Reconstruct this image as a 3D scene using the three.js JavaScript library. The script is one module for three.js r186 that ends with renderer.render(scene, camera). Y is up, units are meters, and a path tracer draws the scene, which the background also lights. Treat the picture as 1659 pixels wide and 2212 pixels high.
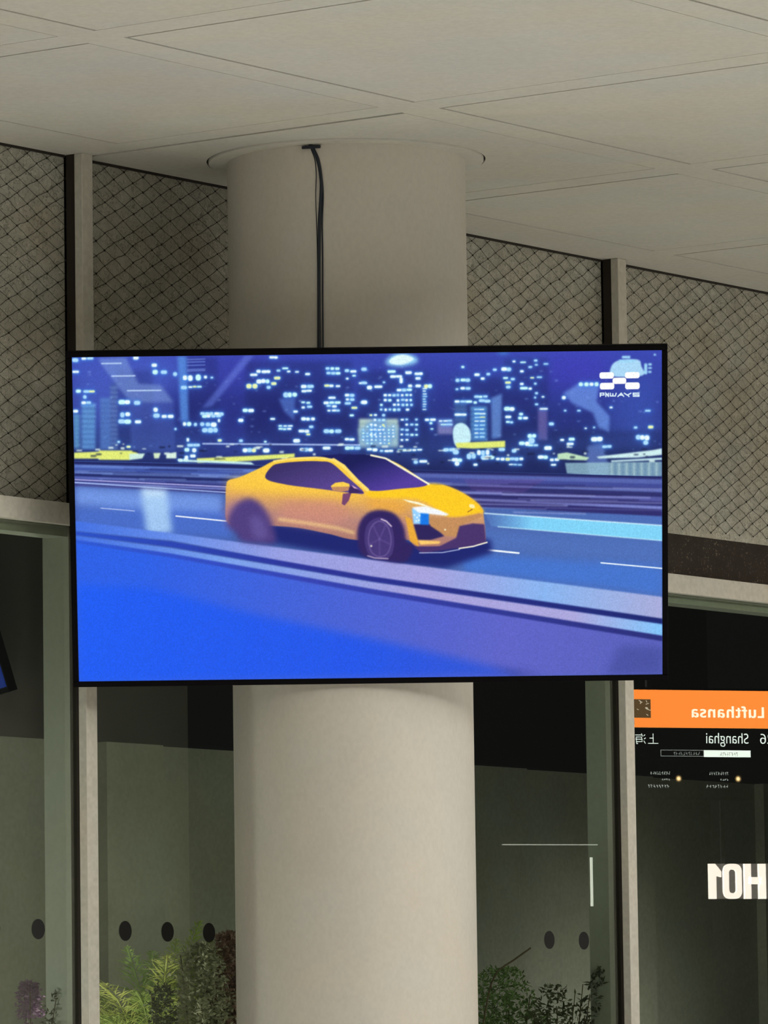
import * as THREE from 'three';
import { mergeGeometries } from 'three/addons/utils/BufferGeometryUtils.js';
import { RoundedBoxGeometry } from 'three/addons/geometries/RoundedBoxGeometry.js';
import { RectAreaLightUniformsLib } from 'three/addons/lights/RectAreaLightUniformsLib.js';
RectAreaLightUniformsLib.init();

// ---------------------------------------------------------------- camera, sky, exposure
// World: the glass wall lies in the plane z = 0 (hall on +z, night garden on -z), x runs along it, floor y = 0.
const scene = new THREE.Scene();
const FOCAL = 12144.85, PX = 829.5, PY = 1106;             // focal length and centre in pixels of the 1659 x 2212 frame
const EYE = new THREE.Vector3(-17.76, 1.6, 13.84);
const CR = new THREE.Vector3(0.59104559, -0.01379083, 0.80652025);
const CU = new THREE.Vector3(-0.07315979, 0.99481648, 0.07062453);
const CF = new THREE.Vector3(0.80331361, 0.10074717, -0.58697296);
const camera = new THREE.PerspectiveCamera(2 * Math.atan(PY / FOCAL) * 180 / Math.PI, 1659 / 2212, 0.1, 200);
camera.position.copy(EYE);
camera.quaternion.setFromRotationMatrix(new THREE.Matrix4().makeBasis(CR, CU, CF.clone().negate()));
scene.background = new THREE.Color(0.006, 0.0062, 0.0058);   // night sky over the garden

const renderer = new THREE.WebGLRenderer({ antialias: true });
renderer.toneMapping = THREE.LinearToneMapping;
renderer.toneMappingExposure = 1.0;
renderer.shadowMap.enabled = true;

const LAMP_POWER = 18, HALL_POWER = 26, FLOOD_POWER = 40, LAMP_TINT = new THREE.Color(1.0, 0.965, 0.90);
const SCREEN_GLOW = 1.0;

// ---------------------------------------------------------------- helpers
const V = (x, y, z) => new THREE.Vector3(x, y, z);
const ray = (x, y) => CF.clone().addScaledVector(CR, (x - PX) / FOCAL).addScaledVector(CU, -(y - PY) / FOCAL);
const onZ = (x, y, z) => { const d = ray(x, y); return EYE.clone().addScaledVector(d, (z - EYE.z) / d.z); };
const onY = (x, y, h) => { const d = ray(x, y); return EYE.clone().addScaledVector(d, (h - EYE.y) / d.y); };
function onShaft(x, y, r) {                                  // first hit of a pixel's ray on the round column
  const d = ray(x, y), ox = EYE.x - COL.x, oz = EYE.z - COL.z;
  const a = d.x * d.x + d.z * d.z, b = ox * d.x + oz * d.z, c = ox * ox + oz * oz - r * r;
  const t = (-b - Math.sqrt(Math.max(0, b * b - a * c))) / a;
  return EYE.clone().addScaledVector(d, t);
}
let seed = 7;
const rnd = () => { seed = (seed + 0x6d2b79f5) | 0; let t = Math.imul(seed ^ (seed >>> 15), 1 | seed); t = (t + Math.imul(t ^ (t >>> 7), 61 | t)) ^ t; return ((t ^ (t >>> 14)) >>> 0) / 4294967296; };
const rr = (a, b) => a + (b - a) * rnd();
const used = {};
const numbered = (n) => { const k = used[n] = (used[n] ?? -1) + 1; return k ? n + '_' + String(k).padStart(3, '0') : n; };
function mesh(name, geometry, material, parent) {
  const m = new THREE.Mesh(geometry, material);
  m.name = parent ? name : numbered(name); m.castShadow = m.receiveShadow = true;
  (parent ?? scene).add(m);
  return m;
}
function thing(name, label, category, at, group) {
  const g = new THREE.Group(); g.name = numbered(name); g.position.copy(at ?? V(0, 0, 0));
  g.userData = { label, category }; if (group) g.userData.group = group;
  scene.add(g); return g;
}
function structure(name, label) {
  const g = new THREE.Group(); g.name = name; g.userData = { kind: 'structure' }; if (label) g.userData.label = label;
  scene.add(g); return g;
}
// a box between two corners, uv in metres, in its parent's axes
function box(x0, y0, z0, x1, y1, z1) {
  const g = new THREE.BoxGeometry(x1 - x0, y1 - y0, z1 - z0).translate((x0 + x1) / 2, (y0 + y1) / 2, (z0 + z1) / 2);
  return metres(g);
}
function metres(g) {
  const p = g.attributes.position, n = g.attributes.normal, uv = new Float32Array(p.count * 2);
  for (let i = 0; i < p.count; i++) {
    const ax = Math.abs(n.getX(i)), ay = Math.abs(n.getY(i)), az = Math.abs(n.getZ(i));
    const [u, v] = ax > ay && ax > az ? [p.getZ(i), p.getY(i)] : ay > az ? [p.getX(i), p.getZ(i)] : [p.getX(i), p.getY(i)];
    uv[i * 2] = u; uv[i * 2 + 1] = v;
  }
  g.setAttribute('uv', new THREE.BufferAttribute(uv, 2)); return g;
}
// tiling value noise
function lattice(n, s) { const a = new Float32Array(n * n); let q = s; for (let i = 0; i < a.length; i++) { q = (q + 0x6d2b79f5) | 0; let t = Math.imul(q ^ (q >>> 15), 1 | q); t = (t + Math.imul(t ^ (t >>> 7), 61 | t)) ^ t; a[i] = ((t ^ (t >>> 14)) >>> 0) / 4294967296; } return a; }
function fbm(size, cells, octaves, s, gain = 0.55) {
  const out = new Float32Array(size * size); let amp = 1, sum = 0;
  for (let o = 0; o < octaves; o++, cells *= 2, amp *= gain) {
    const L = lattice(cells, s + o * 977); sum += amp;
    for (let y = 0; y < size; y++) for (let x = 0; x < size; x++) {
      const fx = x / size * cells, fy = y / size * cells, ix = Math.floor(fx), iy = Math.floor(fy);
      let tx = fx - ix, ty = fy - iy; tx = tx * tx * (3 - 2 * tx); ty = ty * ty * (3 - 2 * ty);
      const x1 = (ix + 1) % cells, y1 = (iy + 1) % cells;
      out[y * size + x] += amp * ((L[iy * cells + ix] * (1 - tx) + L[iy * cells + x1] * tx) * (1 - ty) + (L[y1 * cells + ix] * (1 - tx) + L[y1 * cells + x1] * tx) * ty);
    }
  }
  for (let i = 0; i < out.length; i++) out[i] /= sum;
  return out;
}
function texture(size, paint, repeat = 1, color = true) {
  const d = new Uint8Array(size * size * 4);
  for (let i = 0; i < size * size; i++) { const c = paint(i, i % size, Math.floor(i / size)); for (let k = 0; k < 3; k++) d[i * 4 + k] = Math.max(0, Math.min(255, c[k])); d[i * 4 + 3] = 255; }
  const t = new THREE.DataTexture(d, size, size, THREE.RGBAFormat);
  t.magFilter = THREE.LinearFilter; t.wrapS = t.wrapT = THREE.RepeatWrapping; t.repeat.set(repeat, repeat);
  if (color) t.colorSpace = THREE.SRGBColorSpace; t.needsUpdate = true; return t;
}
// painted surface: a base colour with soft patches and fine grain
function painted(rgb, { patch = 7, grain = 8, tint = 4, cells = 5, roughness = 0.75, bump = 0.0006, repeat = 0.5, s = 1 } = {}) {
  const a = fbm(512, cells, 5, s), b = fbm(512, 128, 2, s + 50), c = fbm(512, cells + 2, 4, s + 90);
  const t = texture(512, (i) => { const v = (a[i] - 0.5) * 2 * patch + (b[i] - 0.5) * 2 * grain, w = (c[i] - 0.5) * 2 * tint; return [rgb[0] + v + w, rgb[1] + v, rgb[2] + v - w]; }, repeat);
  const h = texture(512, (i) => { const v = 128 + (b[i] - 0.5) * 160 + (a[i] - 0.5) * 60; return [v, v, v]; }, repeat, false);
  return new THREE.MeshStandardMaterial({ map: t, roughness, bumpMap: h, bumpScale: bump });
}

// ---------------------------------------------------------------- materials
const M = {
  ceiling: painted([216, 214, 204], { s: 11, patch: 4, grain: 6, roughness: 0.9, bump: 0.0004 }),
  column: painted([216, 211, 201], { s: 21, patch: 3, grain: 4, tint: 3, roughness: 0.65, bump: 0.0004 }),
  frame: painted([208, 204, 192], { s: 31, patch: 6, grain: 10, roughness: 0.55 }),
  fin: painted([178, 184, 172], { s: 41, patch: 5, grain: 6, roughness: 0.6 }),
  gasket: new THREE.MeshStandardMaterial({ color: '#2e2822', roughness: 0.9 }),
  void: new THREE.MeshStandardMaterial({ color: '#1c1b17', roughness: 0.95 }),
  black: new THREE.MeshPhysicalMaterial({ color: '#070508', roughness: 0.85, specularIntensity: 0.25 }),
  cable: new THREE.MeshStandardMaterial({ color: '#1b2330', roughness: 0.5 }),
  wire: new THREE.MeshStandardMaterial({ color: '#26251a', roughness: 0.7, metalness: 0.2 }),
  dot: new THREE.MeshStandardMaterial({ color: '#0c0d0c', roughness: 0.8 }),
  floor: painted([196, 194, 188], { s: 61, patch: 10, roughness: 0.5 }),
  hall: painted([150, 148, 138], { s: 71, roughness: 0.8 }),
  charcoal: painted([34, 35, 36], { s: 75, roughness: 0.85 }),
  dark: new THREE.MeshStandardMaterial({ color: '#151617', roughness: 0.85 }),
  steel: new THREE.MeshStandardMaterial({ color: '#3a3b3d', roughness: 0.45, metalness: 0.8 }),
  garden: painted([150, 152, 138], { s: 81, patch: 14, grain: 8, cells: 4, roughness: 0.9 }),
  paving: painted([90, 90, 82], { s: 91, patch: 12, roughness: 0.9 }),
  soil: painted([58, 48, 38], { s: 95, patch: 14, grain: 18, roughness: 1 }),
};
const glass = new THREE.MeshPhysicalMaterial({ color: new THREE.Color(0.88, 0.91, 0.86), transmission: 1, thickness: 0, roughness: 0, ior: 1.62 });

// rolled glass behind the wire: pebbled cells with fine dark joints and pale flecks
function pebbled() {
  const S = 1024, N = 40, px = lattice(N, 5), py = lattice(N, 6), tone = lattice(N, 8), a = fbm(S, 4, 5, 300), g = fbm(S, 256, 2, 301), wob = fbm(S, 48, 3, 302), wob2 = fbm(S, 48, 3, 303);
  const d1 = new Float32Array(S * S), id = new Float32Array(S * S);
  for (let y = 0; y < S; y++) for (let x = 0; x < S; x++) {
    const i = y * S + x, fx = x / S * N + (wob[i] - 0.5) * 1.6, fy = y / S * N + (wob2[i] - 0.5) * 1.6, cx = Math.floor(fx), cy = Math.floor(fy);
    let m = 9, m2 = 9, best = 0;
    for (let b = -1; b <= 1; b++) for (let c = -1; c <= 1; c++) {
      const k = ((cy + b + N) % N) * N + (cx + c + N) % N, dx = cx + c + px[k] - fx, dy = cy + b + py[k] - fy, q = Math.sqrt(dx * dx + dy * dy);
      if (q < m) { m2 = m; m = q; best = tone[k]; } else if (q < m2) m2 = q;
    }
    d1[i] = m2 - m; id[i] = best;
  }
  const value = (i) => { const joint = Math.max(0, 1 - d1[i] / 0.13), broken = Math.max(0, Math.min(1, (wob[i] - 0.36) * 5)); return -58 * joint * broken + (id[i] - 0.5) * 14 + (a[i] - 0.5) * 22 + (g[i] - 0.5) * 26 + (g[i] > 0.72 && id[i] > 0.6 ? 26 : 0); };
  const map = texture(S, (i) => { const v = value(i), w = (a[(i + S * 311) % (S * S)] - 0.5) * 10; return [184 + v + w, 182 + v, 168 + v - w]; }, 1 / 0.95);
  const bump = texture(S, (i) => { const v = 120 + value(i) * 1.6; return [v, v, v]; }, 1 / 0.95, false);
  return new THREE.MeshStandardMaterial({ map, roughness: 0.55, bumpMap: bump, bumpScale: 0.0015 });
}
M.pebbled = pebbled();
{ // dark strip with pale flecks
  const a = fbm(512, 96, 2, 401), b = fbm(512, 8, 4, 402), c = fbm(512, 150, 1, 403);
  M.flecked = new THREE.MeshStandardMaterial({ roughness: 0.4, map: texture(512, (i) => { const f = a[i] > 0.73 && c[i] > 0.5 ? 110 * (b[i] + 0.1) : 0, v = 30 + (b[i] - 0.5) * 30 + (a[i] - 0.5) * 26 + f; return [v, v * 0.97, v * 0.85]; }, 1 / 0.7) });
}

// ---------------------------------------------------------------- the hall
const CEIL = 5.24, COL = V(0, 0, 0.70), RAD = 0.473;
{
  const f = structure('floor'); mesh('slab', box(-26, -0.2, -0.2, 30, 0, 17.2), M.floor, f);
  const far = structure('wall_front'); mesh('cladding', box(-26, 0, 17, 30, 4.6, 17.2), M.charcoal, far); mesh('unseen_dark_cladding', box(-26, 4.6, 17, 30, 14, 17.2), M.dark, far);  // unseen wall, kept dark so the lower panes mirror little of it
  const l = structure('wall_left'); mesh('cladding', box(-26.2, 0, -0.2, -26, 14.2, 17.2), M.hall, l);
  const r = structure('wall_right'); mesh('cladding', box(30, 0, -0.2, 30.2, 14.2, 17.2), M.charcoal, r);  // out of view, dark to keep the mirrored hall dim
  const high = structure('unseen_ceiling_high'); mesh('roof_slab', box(-26, 14, 9.2, 30, 14.2, 17.2), M.dark, high);  // unseen dark roof, so the upper part of the lower panes mirrors darkness
  mesh('unseen_bulkhead', box(-26, CEIL + 0.006, 9.16, 30, 14.2, 9.3), M.dark, high);  // out of view, ends the low ceiling before the lower panes can mirror it
}

// ---------------------------------------------------------------- low ceiling: square panels, flat bands, open joints
const PITCH = 1.885, CELL0 = -0.745;
const rows = [[0.285, 1.53], [1.71, 3.43], [3.60, 5.315], [5.49, 7.20], [7.38, 9.09]];
const colX = (k) => [CELL0 + k * PITCH, CELL0 + k * PITCH + 1.705];
{
  const c = structure('ceiling', 'off-white ceiling of square panels separated by flat bands');
  mesh('backing', box(-26, CEIL + 0.006, -0.2, 30, CEIL + 0.13, 9.16), M.void, c);
  const K0 = -8, K1 = 12;
  // bands along the wall
  const zb = [[-0.052, 0.270]]; for (let i = 0; i < rows.length - 1; i++) zb.push([rows[i][1] + 0.005, rows[i + 1][0] - 0.015]);
  zb.push([rows[4][1] + 0.005, 9.16]);
  zb.forEach(([z0, z1], i) => {
    if (i) return mesh('band', box(-18, CEIL, z0, 24, CEIL + 0.006, z1), M.ceiling, c);
    mesh('band', box(-18, CEIL, z0, colX(0)[0] - 0.026, CEIL + 0.006, z1), M.ceiling, c);      // the column's own panel interrupts the band at the wall
    mesh('band', box(colX(0)[1] + 0.005, CEIL, z0, 24, CEIL + 0.006, z1), M.ceiling, c);
  });
  for (let r = 0; r < rows.length; r++) for (let k = K0; k < K1; k++) {
    const [x0, x1] = colX(k), [z0, z1] = rows[r];
    const nx = colX(k + 1)[0];
    mesh('band', box(x1 + 0.005, CEIL, z0 - 0.015, nx - (r === 0 && k === -1 ? 0.026 : 0.012), CEIL + 0.006, z1 + 0.005), M.ceiling, c);
    if (r === 0 && k === 0) {
      const s = new THREE.Shape(); s.moveTo(x0, -z1); s.lineTo(x1, -z1); s.lineTo(x1, 0.052); s.lineTo(x0, 0.052);
      const h = new THREE.Path(); h.absarc(COL.x, -COL.z, 0.555, 0, Math.PI * 2, true); s.holes.push(h);
      const g = new THREE.ExtrudeGeometry(s, { depth: 0.006, bevelEnabled: false, curveSegments: 64 }).rotateX(-Math.PI / 2).translate(0, CEIL, 0);
      mesh('ceiling_panel', metres(g), M.ceiling, c); continue;
    }
    mesh('ceiling_panel', box(x0, CEIL, z0, x1, CEIL + 0.006, z1), M.ceiling, c);
  }
}

// ---------------------------------------------------------------- glass wall
const MUL = [-2.735, -0.85, 1.035, 2.92, 4.805], TR0 = 3.768, TR1 = 3.852, GZ = -0.012;
{
  const w = structure('wall_back', 'glazed wall with off-white metal mullions');
  for (const x of MUL) {
    const m = new THREE.Group(); m.name = 'mullion'; w.add(m);
    mesh('cap', metres(new RoundedBoxGeometry(0.068, CEIL, 0.04, 2, 0.004).translate(x + 0.034, CEIL / 2, 0.02)), M.frame, m);
    mesh('gasket', box(x + 0.004, 0, -0.044, x + 0.062, CEIL, 0), M.gasket, m);
    mesh('outer_fin', box(x + 0.004, 0, -0.178, x + 0.062, TR0, -0.046), M.fin, m);
  }
  for (let i = 0; i < MUL.length - 1; i++) {
    const a = MUL[i] + 0.068, b = MUL[i + 1];
    const t = new THREE.Group(); t.name = 'transom'; w.add(t);
    mesh('cap', box(a, TR0, 0, b, TR1, 0.036), M.frame, t);
    mesh('gasket', box(a, TR0 + 0.006, -0.044, b, TR1 - 0.003, 0), M.gasket, t);
    mesh('outer_bar', box(a, TR0 - 0.036, -0.15, b, TR1, -0.048), M.fin, t);
    mesh('head_gasket', box(a, CEIL - 0.009, -0.06, b, CEIL, -0.045), M.gasket, w);
    mesh('sill', box(a, 0, -0.15, b, 0.1, 0.03), M.frame, w);
  }
  mesh('flank', box(-26, 0, -0.2, MUL[0], CEIL + 0.03, 0), M.hall, w);
  mesh('flank', box(MUL[4] + 0.068, 0, -0.2, 30, CEIL + 0.03, 0), M.hall, w);
  mesh('backing', box(MUL[0], TR1 - 0.05, -0.2, MUL[4] + 0.068, CEIL + 0.13, -0.152), M.dark, w);
}
// diamond wire net of one bay, knots slightly off their places
function netGeometry(x0, x1, y0, y1, z) {
  const P = 0.12, Q = 0.065, parts = [], pos = [], idx = [];
  const knot = new Map(), key = (i, j) => i + '_' + j;
  const ox = -0.721, oy = 5.085;
  const at = (i, j) => { const k = key(i, j); if (!knot.has(k)) knot.set(k, V(ox + i * P / 2 + rr(-0.005, 0.005), oy + j * Q / 2 + rr(-0.004, 0.004), z + rr(-0.001, 0.001))); return knot.get(k); };
  const strand = (pts, r) => {
    const base = pos.length / 3;
    pts.forEach((p, n) => {
      const q = pts[Math.min(n + 1, pts.length - 1)], o = pts[Math.max(n - 1, 0)], dx = q.x - o.x, dy = q.y - o.y, l = Math.hypot(dx, dy), ux = -dy / l, uy = dx / l;
      for (const [a, b] of [[1, 0], [-0.5, 0.87], [-0.5, -0.87]]) pos.push(p.x + ux * r * a, p.y + uy * r * a, p.z + r * b);
    });
    for (let n = 0; n < pts.length - 1; n++) for (let k = 0; k < 3; k++) {
      const a = base + n * 3 + k, b = base + n * 3 + (k + 1) % 3; idx.push(a, b, a + 3, b, b + 3, a + 3);
    }
  };
  const i0 = Math.ceil((x0 - ox) / (P / 2)), i1 = Math.floor((x1 - ox) / (P / 2)), j0 = Math.ceil((y0 - oy) / (Q / 2)), j1 = Math.floor((y1 - oy) / (Q / 2));
  for (let i = i0; i <= i1; i++) for (let j = j0; j <= j1; j++) {
    if ((i + j) & 1) continue;
    const p = at(i, j);
    for (const s of [-1, 1]) if (i < i1 && j + s >= j0 && j + s <= j1) {
      const q = at(i + 1, j + s), w1 = rr(-0.0022, 0.0022), w2 = rr(-0.0022, 0.0022);
      strand([p, p.clone().lerp(q, 0.33).add(V(0, w1, 0)), p.clone().lerp(q, 0.67).add(V(0, w2, 0)), q], s > 0 ? 0.0014 : 0.0010);
    }
    const r = rr(0.0036, 0.006), b = pos.length / 3;               // the knot: a small octahedron
    for (const [a, c, d] of [[1.3, 0, 0], [-1.3, 0, 0], [0, 1, 0], [0, -1, 0], [0, 0, 0.6], [0, 0, -0.6]]) pos.push(p.x + a * r, p.y + c * r, p.z + d * r);
    for (const t of [[0, 2, 4], [2, 1, 4], [1, 3, 4], [3, 0, 4], [2, 0, 5], [1, 2, 5], [3, 1, 5], [0, 3, 5]]) idx.push(b + t[0], b + t[1], b + t[2]);
  }
  const g = new THREE.BufferGeometry();
  g.setAttribute('position', new THREE.Float32BufferAttribute(pos, 3)); g.setIndex(idx); g.computeVertexNormals(); return g;
}
for (let i = 0; i < MUL.length - 1; i++) {
  const a = MUL[i] + 0.062, b = MUL[i + 1] + 0.004;
  const up = structure('window_' + (i + 1), 'opaque pebbled upper pane covered by diamond wire net');
  const cut = i === 3 ? 4.05 : TR1;                                  // the last bay in view ends in a dark flecked strip
  mesh('pane', box(a, cut, -0.075, b, CEIL - 0.002, -0.055), M.pebbled, up);
  if (cut > TR1) mesh('dark_strip', box(a, TR1 - 0.002, -0.085, b, cut, -0.06), M.flecked, up);
  const net = mesh('wire_net', netGeometry(a - 0.05, b + 0.05, cut > TR1 ? cut + 0.004 : cut - 0.06, CEIL + 0.06, -0.0475), M.wire, up); net.userData.kind = 'stuff';
  const low = structure('window_' + (i + 5), 'clear lower pane with a row of dark round markers');
  mesh('pane', box(a, 0.1, GZ - 0.004, b, TR0 + 0.004, GZ - 0.003), glass, low);
  const disc = new THREE.CylinderGeometry(0.039, 0.039, 0.0012, 40).rotateX(Math.PI / 2);
  for (let x = -0.571 - 0.266 * 12; x < b - 0.06; x += 0.266) {
    if (x < a + 0.03 || i === 3 || (i === 2 && x < 2.3)) continue;
    const d = mesh('marker_dot', disc, M.dot, low); d.position.set(x + 0.016, 2.2, GZ - 0.0018);
  }
}

// ---------------------------------------------------------------- column
const column = thing('column', 'round off-white column carrying the big screen', 'column', V(COL.x, 0, COL.z));
{
  const g = new THREE.CylinderGeometry(RAD, RAD, CEIL - 0.002, 128, 1, true).translate(0, (CEIL - 0.002) / 2, 0);
  const uv = g.attributes.uv; for (let i = 0; i < uv.count; i++) uv.setXY(i, uv.getX(i) * 4, uv.getY(i) * CEIL);   // whole repeats, so no seam shows
  mesh('shaft', g, M.column, column);
  const ring = new THREE.LatheGeometry([[RAD - 0.002, CEIL + 0.006], [RAD - 0.002, CEIL - 0.008], [0.543, CEIL - 0.008], [0.547, CEIL - 0.004], [0.547, CEIL + 0.006]].map(([x, y]) => new THREE.Vector2(x, y)), 96);
  mesh('collar', metres(ring), M.ceiling, column);
}

// ---------------------------------------------------------------- cables down the column
{
  const g = 'cables down the column';
  const path = (pts, r) => new THREE.CatmullRomCurve3(pts.map(([x, y]) => onShaft(x, y, RAD + r)), false, 'catmullrom', 0.4);
  const A = thing('screen_cable', 'thick dark cable running down the column to the screen', 'cable', V(0, 0, 0), g);
  mesh('sheath', new THREE.TubeGeometry(path([[668, 309], [676, 322], [684, 340], [690, 362], [694, 395], [693, 430], [690, 480], [689, 560], [689, 650], [690, 760], [690, 880]], 0.007), 160, 0.0065, 10), M.cable, A);
  const e = onShaft(672, 308, RAD + 0.012), plate = mesh('entry_plate', new RoundedBoxGeometry(0.012, 0.012, 0.075, 2, 0.003), M.cable, A);
  plate.position.set(e.x, CEIL - 0.019, e.z); plate.rotation.y = Math.atan2(-(COL.x - e.x), -(COL.z - e.z)) + Math.PI / 2;
  const B = thing('screen_cable', 'thin dark wire beside the thick cable on the column', 'cable', V(0, 0, 0), g);
  mesh('sheath', new THREE.TubeGeometry(path([[671, 309], [680, 324], [688, 342], [693, 365], [697, 400], [698, 430], [696, 480], [697, 560], [697, 650], [698, 760], [697, 880]], 0.004), 160, 0.003, 8), M.cable, B);
  const C = thing('screen_cable', 'thinnest wire hanging left of the thick cable', 'cable', V(0, 0, 0), g);
  mesh('sheath', new THREE.TubeGeometry(path([[666, 309], [673, 325], [680, 345], [683, 375], [682, 420], [683, 460], [685, 520], [686, 600], [686, 760], [686, 880]], 0.003), 120, 0.0016, 6), M.cable, C);
}

// ---------------------------------------------------------------- the big screen: artwork
const CORNERS = [[155, 772], [1430, 756], [1430.5, 1457], [171, 1472]];
function homography(src, w, h) {
  const dst = [[0, 0], [w, 0], [w, h], [0, h]], A = [];
  src.forEach(([x, y], i) => { const [u, v] = dst[i]; A.push([x, y, 1, 0, 0, 0, -u * x, -u * y, u], [0, 0, 0, x, y, 1, -v * x, -v * y, v]); });
  for (let c = 0; c < 8; c++) {
    let p = c; for (let r = c; r < 8; r++) if (Math.abs(A[r][c]) > Math.abs(A[p][c])) p = r;
    [A[c], A[p]] = [A[p], A[c]];
    for (let r = 0; r < 8; r++) if (r !== c) { const k = A[r][c] / A[c][c]; for (let j = c; j < 9; j++) A[r][j] -= k * A[c][j]; }
  }
  const m = A.map((r, i) => r[8] / r[i]);
  return (x, y) => { const q = m[6] * x + m[7] * y + 1; return [(m[0] * x + m[1] * y + m[2]) / q, (m[3] * x + m[4] * y + m[5]) / q]; };
}
function screenArt() {
  const W = 1920, H = 1080, cv = document.createElement('canvas'); cv.width = W; cv.height = H;
  const front = cv.getContext('2d'), P = homography(CORNERS, W, H), K = W / 1270;
  const sheet = document.createElement('canvas'); sheet.width = W; sheet.height = H; const back = sheet.getContext('2d');
  let c = front;
  const path = (pts, closed = true) => { c.beginPath(); pts.forEach(([x, y], i) => { const [u, v] = P(x, y); i ? c.lineTo(u, v) : c.moveTo(u, v); }); if (closed) c.closePath(); };
  const smooth = (pts, closed = true) => {                  // a rounded path through the points
    const q = pts.map(([x, y]) => P(x, y)), n = q.length; c.beginPath(); c.moveTo(...q[0]);
    for (let i = 0; i < (closed ? n : n - 1); i++) {
      const g = (k) => closed ? q[(k + n) % n] : q[Math.max(0, Math.min(n - 1, k))], [a, b, d, e] = [g(i - 1), g(i), g(i + 1), g(i + 2)];
      c.bezierCurveTo(b[0] + (d[0] - a[0]) / 6, b[1] + (d[1] - a[1]) / 6, d[0] - (e[0] - b[0]) / 6, d[1] - (e[1] - b[1]) / 6, d[0], d[1]);
    }
    if (closed) c.closePath();
  };
  const lin = (x0, y0, x1, y1, stops) => { const g = c.createLinearGradient(...P(x0, y0), ...P(x1, y1)); stops.forEach(([t, s]) => g.addColorStop(t, s)); return g; };
  const soft = (px, f) => { back.clearRect(0, 0, W, H); back.globalAlpha = 1; c = back; f(); c = front; c.save(); c.filter = `blur(${px}px)`; c.drawImage(sheet, 0, 0); c.restore(); };   // a layer painted sharp, laid down soft
  const fill = (s, pts, sm) => { sm ? smooth(pts) : path(pts); c.fillStyle = s; c.fill(); };
  const line = (s, w, pts, sm) => { sm ? smooth(pts, false) : path(pts, false); c.strokeStyle = s; c.lineWidth = w * K; c.lineCap = 'round'; c.stroke(); };
  const lamp = (x, y, w, h, s = 'rgb(225,245,255)') => { const [u, v] = P(x, y); c.fillStyle = s; c.beginPath(); c.roundRect(u, v, w * K, h * K, Math.min(w, h) * K * 0.42); c.fill(); };
  // crops of the photograph in which things were measured
  const L = (x, y) => [140 + x / 2.514, 730 + y / 2.514], Rt = (x, y) => [780 + x / 2.476, 730 + y / 2.476], Cc = (x, y) => [470 + x / 2.7197, 960 + y / 2.7197];

  // sky
  c.fillStyle = lin(800, 760, 800, 1010, [[0, 'rgb(58,72,178)'], [0.4, 'rgb(42,54,140)'], [1, 'rgb(26,36,92)']]); c.fillRect(0, 0, W, H);
  soft(40, () => {
    fill('rgba(84,110,214,0.55)', [[150, 760], [420, 760], [330, 900], [150, 940]]);
    fill('rgba(38,44,128,0.75)', [[420, 880], [700, 830], [760, 1000], [380, 1000]]);
    fill('rgba(66,60,190,0.6)', [[1180, 750], [1330, 750], [1300, 850], [1170, 830]]);
    fill('rgba(64,92,190,0.6)', [[1330, 820], [1440, 800], [1440, 960], [1300, 960]]);
    fill('rgba(60,62,170,0.6)', [[470, 760], [640, 760], [560, 830], [450, 840]]);
  });
  // dark building blocks
  soft(8, () => { for (const [x0, y0, x1, y1, a] of [[250, 800, 330, 980, 0.25], [395, 770, 470, 985, 0.25], [530, 780, 640, 985, 0.32], [640, 780, 760, 985, 0.3], [775, 800, 925, 985, 0.28], [980, 815, 1090, 985, 0.3], [1090, 775, 1185, 985, 0.3], [1190, 930, 1430, 985, 0.35], [1000, 970, 1430, 1010, 0.4]]) fill(`rgba(16,22,70,${a})`, [[x0, y0], [x1, y0], [x1, y1], [x0, y1]]); });
  // lit facades
  const facade = (x0, y0, x1, y1, s, step, dark) => { fill(s, [[x0, y0], [x1, y0], [x1, y1], [x0, y1]]); for (let y = y0 + step; y < y1; y += step) line(dark, step * 0.32, [[x0 + 1, y], [x1 - 1, y]]); };
  soft(4, () => {
    facade(176, 872, 206, 970, 'rgba(108,170,226,0.85)', 11, 'rgba(40,70,140,0.7)'); facade(216, 860, 238, 972, 'rgba(88,132,200,0.75)', 11, 'rgba(50,70,150,0.4)');
    facade(238, 828, 254, 972, 'rgba(60,84,150,0.6)', 10, 'rgba(150,190,225,0.6)'); facade(158, 895, 172, 970, 'rgba(110,180,216,0.8)', 9, 'rgba(40,70,140,0.6)');
    facade(1016, 878, 1052, 952, 'rgba(96,160,206,0.85)', 11, 'rgba(30,54,118,0.75)'); facade(981, 868, 1008, 960, 'rgba(92,140,190,0.55)', 11, 'rgba(30,54,118,0.7)');
    fill('rgba(104,146,216,0.8)', [[1060, 860], [1084, 850], [1082, 945], [1062, 948]]);
    facade(775, 905, 860, 962, 'rgba(214,240,214,0.92)', 10, 'rgba(90,120,130,0.55)'); fill('rgba(190,225,205,0.7)', [[772, 925], [862, 920], [860, 968], [776, 968]]);
    fill('rgba(180,170,215,0.6)', [[945, 906], [978, 906], [978, 938], [945, 938]]); fill('rgba(150,130,200,0.5)', [[1162, 880], [1182, 880], [1182, 950], [1162, 950]]);
  });
  // pale structures mirrored in the display, painted into its picture
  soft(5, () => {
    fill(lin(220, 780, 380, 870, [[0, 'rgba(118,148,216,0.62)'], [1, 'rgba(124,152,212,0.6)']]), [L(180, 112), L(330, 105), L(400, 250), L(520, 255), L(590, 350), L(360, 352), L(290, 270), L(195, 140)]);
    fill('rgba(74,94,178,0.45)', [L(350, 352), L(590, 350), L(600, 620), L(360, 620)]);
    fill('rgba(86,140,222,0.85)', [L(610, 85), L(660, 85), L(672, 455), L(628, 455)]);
    fill('rgba(116,140,236,0.45)', [L(980, 90), L(1030, 90), L(800, 370), L(745, 380)]);
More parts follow.
